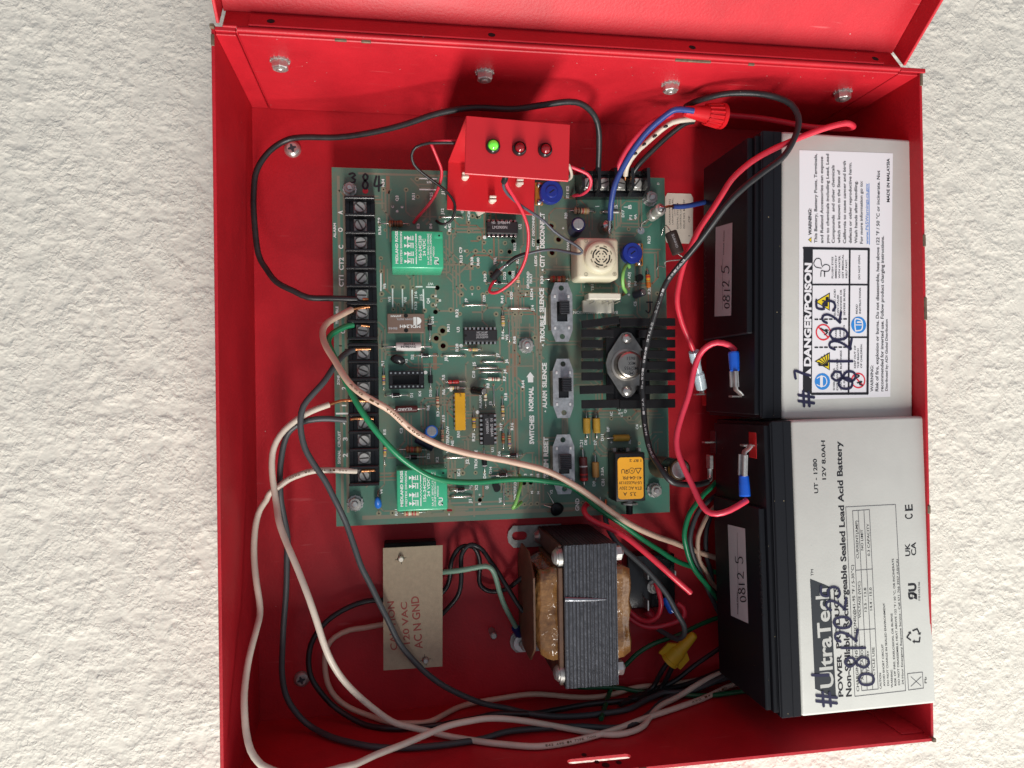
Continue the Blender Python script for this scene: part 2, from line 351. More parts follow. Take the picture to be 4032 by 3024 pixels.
# ================================================================== the wall
W, H, D, T = 354.6, 351.4, 89.0, 1.5
def vnoise(x, y, s, seed):
    r = np.random.RandomState(seed); g = r.rand(256, 256); x = x / s; y = y / s
    xi = np.floor(x).astype(int); yi = np.floor(y).astype(int); fx = x - xi; fy = y - yi
    fx = fx * fx * fx * (fx * (6 * fx - 15) + 10); fy = fy * fy * fy * (fy * (6 * fy - 15) + 10); q = lambda a, b: g[a & 255, b & 255]
    return (q(xi, yi) * (1 - fx) + q(xi + 1, yi) * fx) * (1 - fy) + (q(xi, yi + 1) * (1 - fx) + q(xi + 1, yi + 1) * fx) * fy
def build_wall():
    st = .85; xs = np.concatenate([np.arange(-1400, -170, 5.), np.arange(-170, 545, st), np.arange(545, 1500, 5.)]); ys = np.concatenate([np.arange(-900, -100, 5.), np.arange(-100, 475, st), np.arange(475, 1300, 5.)]); X, Y = np.meshgrid(xs, ys, indexing='ij')
    # the trowelled spray finish: lumps with flattened tops, slightly drawn out along the wall
    wx = X + 8 * (vnoise(X, Y, 26, 1) - .5); wy = Y + 8 * (vnoise(X, Y, 26, 2) - .5)
    a = 1 - np.abs(2 * vnoise(wx * .66 + wy * .12, wy, 3.4, 3) - 1); b = 1 - np.abs(2 * vnoise(wx * .8, wy * 1.1, 2.1, 4) - 1)
    c = vnoise(wx, wy, 12, 5); big = vnoise(X, Y, 60, 6)
    mask = .25 + .75 * np.clip((vnoise(wx, wy * 1.2, 15, 7) - .30) * 3.0, 0, 1)
    h = .8 * c + mask * (.62 * a ** 1.4 + .45 * b ** 1.2) + .15 * vnoise(X, Y, 1.9, 8) + .7 * big
    Z = -3.0 + h * .50
    n, k = X.shape; co = np.stack([X, Y, Z], -1).reshape(-1, 3)
    I = np.arange(n * k).reshape(n, k); q = np.stack([I[:-1, :-1], I[1:, :-1], I[1:, 1:], I[:-1, 1:]], -1).reshape(-1, 4)
    cx = X[:-1, :-1].reshape(-1); cy = Y[:-1, :-1].reshape(-1)
    q = q[~((cx > 6) & (cx < W - 8) & (cy > 6) & (cy < H - 8))]           # nothing to see behind the box
    me = bpy.data.meshes.new('wall'); me.vertices.add(len(co)); me.vertices.foreach_set('co', co.astype(np.float32).ravel())
    me.loops.add(q.size); me.loops.foreach_set('vertex_index', q.astype(np.int32).ravel())
    me.polygons.add(len(q)); me.polygons.foreach_set('loop_start', np.arange(0, q.size, 4, dtype=np.int32))
    me.polygons.foreach_set('loop_total', np.full(len(q), 4, dtype=np.int32)); me.polygons.foreach_set('use_smooth', np.ones(len(q), bool)); me.update(calc_edges=True)
    m = mat('stucco_paint', (.745, .712, .625), .78, var=.06, vscale=9, spec=.3); nt = m.node_tree; b_ = nt.nodes['Principled BSDF']; N = nt.nodes.new; K = nt.links.new
    tc = N('ShaderNodeTexCoord')                        # fine sprayed grit, gathered in patches
    def noise(sc, det, dist=0.):
        x = N('ShaderNodeTexNoise'); x.inputs['Scale'].default_value = sc; x.inputs['Detail'].default_value = det; x.inputs['Distortion'].default_value = dist; K(tc.outputs['Object'], x.inputs['Vector']); return x
    def mth(op, p, q): x = N('ShaderNodeMath'); x.operation = op; [K(v, x.inputs[i]) if hasattr(v, 'links') else setattr(x.inputs[i], 'default_value', v) for i, v in enumerate((p, q))]; return x.outputs[0]
    g1 = noise(430, 4, .6).outputs['Fac']; g2 = noise(200, 2).outputs['Fac']; pk = noise(85, 3).outputs['Fac']
    r_ = N('ShaderNodeMapRange'); r_.inputs['From Min'].default_value = .40; r_.inputs['From Max'].default_value = .56; K(pk, r_.inputs['Value']); r_.inputs['To Min'].default_value = .18
    hgt = mth('ADD', mth('MULTIPLY', g1, r_.outputs['Result']), mth('MULTIPLY', g2, .55))
    bp = N('ShaderNodeBump'); bp.inputs['Strength'].default_value = 1; bp.inputs['Distance'].default_value = .00095; K(hgt, bp.inputs['Height']); K(bp.outputs['Normal'], b_.inputs['Normal'])
    me.materials.append(m); o = bpy.data.objects.new('wall', me); COL.objects.link(o)
    tag(o, 'off-white textured stucco wall behind the red box', None, None, 'structure')
build_wall()

# ================================================================== the red box with its door
box_ = thing('enclosure', 'open red steel alarm control box mounted on the white stucco wall', 'control box')
def circ(x, y, r, n=14): return [(x + r * math.cos(2 * math.pi * i / n), y + r * math.sin(2 * math.pi * i / n)) for i in range(n)]
def slot(x, y, l, r, n=6):
    return [(x + l / 2 + r * math.cos(t), y + r * math.sin(t)) for t in np.linspace(-math.pi / 2, math.pi / 2, n)] + \
           [(x - l / 2 + r * math.cos(t), y + r * math.sin(t)) for t in np.linspace(math.pi / 2, 1.5 * math.pi, n)]
MB().box((-T, -T, -T), (W + T, H + T, 0), RED).build('back_panel', box_)
# side walls, each a sheet standing on the back
sw = MB(); sw.box((-T, -T, .01), (0, H + T, D), RED, .3); sw.build('side_wall', box_)
sw = MB(); sw.box((W, -T, .01), (W + T, H + T, D - .4), RED, .3); sw.build('side_wall', box_)
# latch-side wall with its slot (drawn in X-Z, then stood up)
up = Matrix(((1, 0, 0, 0), (0, 0, -1, 0), (0, 1, 0, 0), (0, 0, 0, 1)))
sw = MB(); sw.plate([(0, .01), (W, .01), (W, D), (0, D)], [slot(177.5, 77, 28.5, 2.3)], 0, T, RED, up); lw = sw.build('side_wall', box_); lw['label'] = 'latch-side wall with a slot'
hw = MB(); hw.box((0, H, .01), (W, H + T, D - 1.4), RED, .3); hw.build('side_wall', box_)
# overlapping inner sheet on the hinge side, from which the hinge is bolted
ip = MB(); ip.box((10.2, H - 2.0, .4), (W - 12.8, H - .02, D + .2), RED, .4); ip.build('hinge_plate', box_)
for x0_, x1_ in ((.05, 9.0), (W - 11.6, W - .05)): MB().box((x0_, H - 1.7, .3), (x1_, H - .03, D - 1.6), RED, .3).build('end_tab', box_)
MB().lathe((10, H + .1, D + 1.1), (W - 13, H + .1, D + 1.1), [(0, 1.25), (1, 1.25)], RED, 12).build('hinge_barrel', box_)
lp = MB(); lp.box((W - 12, H - 1.0, D - .2), (W + 9 - 6.5, H + 1.2, D + 1.1), RED, .25); lp.build('rim_tab', box_); lp = MB(); lp.box((0.2, H - .8, D - 1.0), (9.2, H + 1.2, D + .6), RED, .25); lp.build('rim_tab', box_)
# corner tab welded inside at the latch end
ct = MB(); ct.box((W - 13, .02, 3), (W - .05, .9, D - 6), RED, .2); ct.build('corner_tab', box_)
# paint chips on the folded edge
for u, v, l in ((1338, 139, 5.5), (1440, 146, 4.5), (2745, 226, 19), (2975, 242, 3.5)):
    p = aty(u, v, H - 2.0); ch = MB(); ch.box((p[0] - l / 2, H - 2.08, D - .8), (p[0] + l / 2, H - .6, D + .3), CHIP, .18); ch.build('paint_chip', box_)
for x, y, z, dx, dy, dz in ((-.8, H + .9, D - .6, 1.0, .9, 2.2), (-.8, H - 5, D - .1, .75, 2.6, .4), (W + .9, H - 3, D - .6, .75, 4.5, .5), (W + .9, 262, D - .6, .75, 3.2, .5), (W + .9, 226, D - .6, .75, 6, .5), (W + .9, 120, D - .6, .75, 2.2, .5), (W + .8, -.8, D - .8, 1.0, 1.0, 1.6), (60, -.8, D - .2, 3, .75, .4), (196, -.8, D - .2, 2, .75, .4)):
    MB().box((x - dx, y - dy, z - dz), (x + dx, y + dy, z + dz + .3), CHIP, .25).build('paint_chip', box_)
st_ = MB()
for u, v, r in ((2350, 3000, 1.3), (2385, 3012, 2.0), (2300, 2972, 1.4), (2436, 3002, 1.5)):
    p = aty(u, v, .06); st_.disc(p, r, mat('grease_stain', (.045, .004, .006), .5), 12, (0, 1, 0), sx=1.3)
st_.build('stain', box_)

def nut(c, nrm, r, h, name, parent, hexr=None, teeth=True, washer=None, stud=.45, label=None):
    """flanged hex nut with a toothed washer and the end of its bolt"""
    c = np.array(c, float); d = np.array(nrm, float); d /= np.linalg.norm(d); mb = MB()
    if teeth:
        mb.lathe(c, c + d * .7, [(0, r * 1.02), (1, r * 1.02)], STEEL, 20)
        a = np.array([1., 0, 0]) if abs(d[0]) < .9 else np.array([0, 1., 0]); e1 = np.cross(d, a); e1 /= np.linalg.norm(e1); e2 = np.cross(d, e1)
        for i in range(12):
            t = 2 * math.pi * i / 12; p = c + r * .98 * (math.cos(t) * e1 + math.sin(t) * e2)
            mb.lathe(p, p + d * 1.1, [(0, r * .14), (1, r * .11)], STEEL, 5)
    else:
        mb.lathe(c, c + d * .6, [(0, r * 1.12), (1, r * 1.12)], STEEL, 22)
    hx = hexr or r * .92
    mb.lathe(c + d * .5, c + d * h, [(0, hx), (.85, hx), (1, hx * .84)], STEEL, 6, smooth=False)
    mb.lathe(c + d * h, c + d * (h + .05), [(0, hx * .83), (1, hx * .6)], DULL, 18)
    mb.lathe(c + d * (h - .5), c + d * (h + .9), [(0, hx * stud), (.8, hx * stud), (1, hx * stud * .8)], STEEL, 14)
    o = mb.build(name, parent)
    if label: o['label'] = label
    return o
for u, v in ((1103, 253), (1908, 298), (2640, 343.6), (3319, 374)):
    p = aty(u, v, H - 4); p[1] = H - 2.0; nut(p, (0, -1, 0), 4.6, 4.6, 'hinge_nut', box_)
def phillips(c, r, name, parent, m=STEEL, tilt=(0, 0, 1)):
    mb = MB(); c = np.array(c, float); d = np.array(tilt, float); d /= np.linalg.norm(d)
    mb.lathe(c, c + d * r * .62, [(0, r), (.35, r * .98), (.7, r * .86), (.93, r * .68), (1, r * .6)], m, 24)
    o = mb.build(name, parent); k = MB(); top = c + d * (r * .62 + .03)
    for i in range(2):
        t = .3 + i * math.pi / 2; e = np.array([math.cos(t), math.sin(t), 0]); f = np.array([-math.sin(t), math.cos(t), 0])
        k.add([top + d * .02 * i + e * r * a_ + f * r * b_ for a_, b_ in ((.5, .09), (.2, .17), (-.2, .17), (-.5, .09), (-.5, -.09), (-.2, -.17), (.2, -.17), (.5, -.09))], [tuple(range(8))], mat('screw_recess', (.03, .04, .05), .5))
    k.build('recess', o); return o
phillips(at(1151, 585, 1.5) * np.array([1, 1, 0]), 4.8, 'mounting_screw', box_)
phillips(at(1187, 2676, 1.5) * np.array([1, 1, 0]), 4.5, 'mounting_screw', box_, DULL)
# bare studs standing on the back
for u, v, zt, r in ((1945, 2506, 11, 2.0),):
    p = at(u, v, zt); MB().lathe((p[0], p[1], 0), p, [(0, r), (.94, r), (1, r * .7)], DULL, 12).build('stud', box_)

# door, swung open 120 degrees about the hinge edge
ph = math.radians(126); lipd = np.array([0, math.sin(ph), math.cos(ph)]); pand = np.array([0, -math.cos(ph), math.sin(ph)])
hinge0 = np.array([0, H + .9, D + .4])
DM = Matrix(((1, 0, 0, 0), (0, lipd[1], pand[1], hinge0[1]), (0, lipd[2], pand[2], hinge0[2]), (0, 0, 0, 1)))   # local: x, lip, panel
door = MB(); DL = 350; LIP = 13.0
door.box((2.5, LIP, .6), (W - 11, LIP + 1.2, DL), RED, .3, DM)                       # face sheet
dr = door.build('door', box_)
MB().box((3.6, -.2, 0), (W - 12.2, LIP - .05, 1.1), RED, .3, DM).build('hinge_flange', dr)
MB().box((1.0, .6, 1.3), (2.4, LIP + 1.2, DL), RED, .3, DM).build('edge_flange', dr)
MB().box((W - 10.9, .2, 1.3), (W - 9.4, LIP + 1.2, DL), RED, .3, DM).build('edge_flange', dr)
hl = MB(); hl.box((14.8, .2, 1.15), (W - 22, LIP - 3.2, 2.0), RED, .35, DM); hleaf = hl.build('hinge_leaf', dr)
for x in (24.5, 126.5, 228, 329):
    c = DM @ Vector((x, 4.2, 2.06)); hh = MB(); hh.disc(c, 1.8, HOLE, 14, pand); hh.build('screw_hole', hleaf)

# makers' approval label stuck on the back
lb = MB()
q = [at(u, v, .15) for u, v in ((2619, 760), (2729, 764), (2727, 960), (2617, 956))]
pts = []
for i, (a, b) in enumerate(((0, 1), (1, 2), (2, 3), (3, 0))):
    for t in (.08, .92): pts.append(q[a] + (q[b] - q[a]) * t)
lb.add([p for p in pts] + [p + np.array([0, 0, .15]) for p in pts], [tuple(range(8, 16))[::-1]] + [(i, (i + 1) % 8, 8 + (i + 1) % 8, 8 + i) for i in range(8)], mat('aged_label', (.80, .73, .62), .6, var=.08, vscale=200))
lo = lb.build('approval_label', box_); tx = MB(); LP = zpl(.3)
for s, u, v0, v1, h in (('UNDERWRITERS', 2640, 884, 784, 7), ('LABORATORIES, INC.', 2651, 884, 780, 6), ('LISTED', 2659, 850, 815, 4), ('SIGNAL SYSTEM', 2671, 902, 800, 7),
                        ('CONTROL UNIT', 2683, 900, 808, 7), ('ISSUE NO. M-1207', 2697, 900, 786, 8), ('1        OF', 2717, 930, 850, 8)):
    textp(tx, s, (u, v0), (u, v1), h, LP, mat('faded_ink', (.09, .075, .06), .6), .004)
tx.build('lettering', lo)

# ================================================================== the circuit board
ZP = 20.5
board = thing('circuit_board', 'green printed circuit board full of components standing off the box back', 'circuit board')
CROP = {'A': (1280, 640, 3.072), 'B': (2000, 640, 3.072), 'C': (1280, 1120, 3.072), 'D': (2000, 1120, 3.072), 'E': (1280, 1600, 3.072), 'F': (2000, 1600, 3.072),
        'G': (1700, 800, 4.424), 'H': (1700, 1200, 4.424), 'I': (1700, 1550, 4.424), 'J': (1700, 1850, 4.424), 'K': (1900, 1450, 4.424)}
def k(c, x, y): o = CROP[c]; return (o[0] + x / o[2], o[1] + y / o[2])

def board_material():
    m = bpy.data.materials.new('solder_mask'); m.use_nodes = True; nt = m.node_tree; b = nt.nodes['Principled BSDF']
    tc = nt.nodes.new('ShaderNodeTexCoord'); b.inputs['Roughness'].default_value = .40
    n = nt.nodes.new('ShaderNodeTexNoise'); n.inputs['Scale'].default_value = 22; n.inputs['Detail'].default_value = 7; n.inputs['Roughness'].default_value = .62
    nt.links.new(tc.outputs['Object'], n.inputs['Vector'])
    r = nt.nodes.new('ShaderNodeValToRGB'); e = r.color_ramp.elements; e[0].position = .36; e[0].color = (.150, .168, .122, 1); e[1].position = .62; e[1].color = (.064, .208, .150, 1)
    q = r.color_ramp.elements.new(.47); q.color = (.092, .186, .136, 1)
    nt.links.new(n.outputs['Fac'], r.inputs['Fac'])
    # the woven glass cloth under the mask
    w = nt.nodes.new('ShaderNodeTexWave'); w.inputs['Scale'].default_value = 420; w.inputs['Distortion'].default_value = 1.5; nt.links.new(tc.outputs['Object'], w.inputs['Vector'])
    w2 = nt.nodes.new('ShaderNodeTexWave'); w2.bands_direction = 'Z'; w2.inputs['Scale'].default_value = 420; w2.inputs['Distortion'].default_value = 1.5; nt.links.new(tc.outputs['Object'], w2.inputs['Vector'])
    ad = nt.nodes.new('ShaderNodeMath'); ad.operation = 'ADD'; nt.links.new(w.outputs['Fac'], ad.inputs[0]); nt.links.new(w2.outputs['Fac'], ad.inputs[1])
    bp = nt.nodes.new('ShaderNodeBump'); bp.inputs['Strength'].default_value = .12; bp.inputs['Distance'].default_value = .0002; nt.links.new(ad.outputs[0], bp.inputs['Height'])
    nt.links.new(r.outputs['Color'], b.inputs['Base Color']); nt.links.new(bp.outputs['Normal'], b.inputs['Normal'])
    return m
PCBM = board_material(); EDGE = mat('board_edge', (.16, .18, .12), .6)
c4 = [at(u, v, ZP) for u, v in ((1304.4, 659.5), (2613.6, 703.5), (2637, 2010.8), (1329.5, 2073.6))]
BX0, BX1, BY0, BY1 = 45.6, 238.4, 112.4, 310.8
holes = []
def bhole(u, v, r): p = at(u, v, ZP); holes.append(circ(p[0], p[1], r, 12)); return p
for c, x, y, r in (('C', 1422, 560, 1.5), ('C', 1345, 650, 1.5), ('C', 1428, 742, 1.5), ('B', 523, 765, 1.5), ('B', 613, 930, 1.5), ('B', 535, 1090, 1.5), ('E', 1508, 1253, 1.7)):
    bhole(*k(c, x, y), r)
pb = MB(); pb.plate([(BX0, BY0), (BX1, BY0), (BX1, BY1), (BX0, BY1)], holes, ZP - 1.6, ZP, PCBM)
pb.build('substrate', board)
eg = MB()
for a, b in (((BX0 - .12, BY0 - .12, ZP - 1.58), (BX1 + .12, BY0, ZP + .03)), ((BX0 - .12, BY1, ZP - 1.58), (BX1 + .12, BY1 + .12, ZP + .03)), ((BX0 - .12, BY0, ZP - 1.58), (BX0, BY1, ZP + .03)), ((BX1, BY0, ZP - 1.58), (BX1 + .12, BY1, ZP + .03))):
    eg.box(a, b, EDGE)
eg.build('cut_edge', board)

# copper tracks showing through the mask, and solder pads
TRK = mat('track_under_mask', (.215, .200, .145), .42); TRK2 = mat('track_under_mask_brown', (.240, .150, .098), .42)
tr = MB(); rng = random.Random(5); tz = [0]
def track(pts, w, m):
    tz[0] += 1; z = ZP + .012 + (tz[0] % 40) * .0006
    q = [np.array([p[0], p[1], z]) for p in pts]
    for a, b in zip(q, q[1:]):
        d = b - a; L = np.linalg.norm(d)
        if L < 1e-6: continue
        d /= L; nn = np.array([-d[1], d[0], 0]) * w / 2; a2, b2 = a - d * w * .2, b + d * w * .2
        tr.add([a2 + nn, a2 - nn, b2 - nn, b2 + nn], [(0, 1, 2, 3)], m)
def inb(p): return BX0 + 2 < p[0] < BX1 - 2 and BY0 + 2 < p[1] < BY1 - 2
for i in range(150):
    x = rng.uniform(BX0 + 22, BX1 - 6); y = rng.uniform(BY0 + 5, BY1 - 5); pts = [(x, y)]; ang = rng.choice([0, 90, 180, 270]); 
    for s in range(rng.randint(2, 5)):
        L = rng.uniform(3, 20) if s % 2 == 0 else rng.uniform(2, 6)
        p = (pts[-1][0] + L * math.cos(math.radians(ang)), pts[-1][1] + L * math.sin(math.radians(ang)))
        if not inb(p): break
        pts.append(p); ang += rng.choice([-45, 45])
    nl = rng.choice([1, 1, 2, 3])
    for j in range(nl): track([(a + j * 1.9, b + j * 1.9 * (1 if i % 2 else -1)) for a, b in pts if inb((a + j * 1.9, b + j * 1.9 * (1 if i % 2 else -1)))], rng.choice([.7, .8, 1.0]), TRK if rng.random() < .8 else TRK2)
# long runs beside the switches and the wide rails round the edge
for x, y0, y1 in ((143.5, 122, 232), (145.6, 122, 226), (147.6, 118, 250), (160, 118, 300), (162.2, 122, 296), (52, 120, 300), (49, 118, 306), (226, 150, 190), (222, 232, 270), (219.5, 236, 268)):
    track([(x, y0), (x, (y0 + y1) / 2), (x, y1)], .9 if x > 60 else 1.5, TRK)
for y, x0, x1, w in ((116.5, 60, 205, 2.2), (120, 96, 190, 1.2), (308, 60, 110, 1.2), (122.6, 92, 150, 1.0)): track([(x0, y), (x1, y)], w, TRK)
for c, x, y, w, h in (('H', 1420, 890, 130, 40), ('H', 1440, 1080, 60, 340), ('H', 1330, 1120, 90, 90), ('K', 560, 960, 110, 130), ('K', 570, 1130, 60, 260), ('C', 1330, 930, 60, 180), ('I', 1440, 520, 120, 90), ('I', 1450, 680, 50, 240), ('A', 760, 270, 60, 200), ('J', 1380, 480, 90, 60)):
    a = at(*k(c, x - w / 2, y - h / 2), ZP); b = at(*k(c, x + w / 2, y + h / 2), ZP); track([((a[0] + b[0]) / 2, a[1]), ((a[0] + b[0]) / 2, b[1])], abs(a[0] - b[0]) * .8, TRK2)
tag(tr.build('copper_track', board), kind='stuff')
pd = MB()
PADS = [('G', x, y) for x, y in ((640, 340), (645, 495), (825, 610), (908, 685), (612, 835), (762, 838), (908, 838), (1020, 842), (1207, 842), (1355, 848), (1275, 695), (1420, 665), (1862, 668), (505, 1057), (690, 1103), (805, 1105), (918, 1218), (1030, 1220), (1213, 1222), (1362, 1220), (513, 1440), (700, 1478), (812, 1478), (513, 1590), (890, 1595), (962, 1560), (1332, 1560), (1660, 1560), (303, 520), (92, 1475), (710, 225), (820, 230))]
PADS += [('H', x, y) for x, y in ((66, 127), (490, 160), (1120, 163), (330, 90), (1448, 168), (1557, 168), (1217, 1470), (1580, 1468), (1795, 575))]
PADS += [('J', x, y) for x, y in ((1608, 228), (1718, 220), (1615, 600), (1727, 595), (1835, 590), (840, 520), (312, 110), (310, 240))]
PADS += [('A', x, y) for x, y in ((1112, 200), (705, 325), (675, 1157), (680, 1315), (685, 1590), (817, 1505), (940, 1507), (1062, 1510), (1357, 1515), (1120, 415), (980, 330))]
PADS += [('C', x, y) for x, y in ((825, 303), (952, 300), (1203, 317), (1335, 332), (1305, 145), (1358, 195), (1305, 250))]
PADS += [('F', x, y) for x, y in ((1250, 147), (1467, 143), (200, 925), (275, 920), (905, 1165))]
PADS += [('E', x, y) for x, y in ((1665, 807), (1820, 803), (1522, 382), (1873, 1132), (650, 1295), (815, 1290))]
PADS += [('B', x, y) for x, y in ((1460, 805), (1805, 1585), (372, 955), (63, 955), (22, 1080), (25, 1335))]
for i in range(24):
    PADS.append(None)
for q in PADS:
    if q: p = at(*k(*q), ZP); r = rng.choice([1.2, 1.35, 1.5])
    else: p = np.array([rng.uniform(BX0 + 24, BX1 - 6), rng.uniform(BY0 + 5, BY1 - 5), ZP]); r = rng.choice([.8, .9, 1.05])
    pd.disc((p[0], p[1], ZP + .042), r, GOLD, 14); pd.disc((p[0] + .05, p[1], ZP + .055), r * .34, HOLE, 10)
for h in holes:
    c = np.mean(np.array(h), 0); pd.disc((c[0], c[1], ZP + .042), 3.0, mat('pad_under_mask', (.19, .20, .12), .42), 18, r_in=1.55)
tag(pd.build('solder_pad', board), kind='stuff')

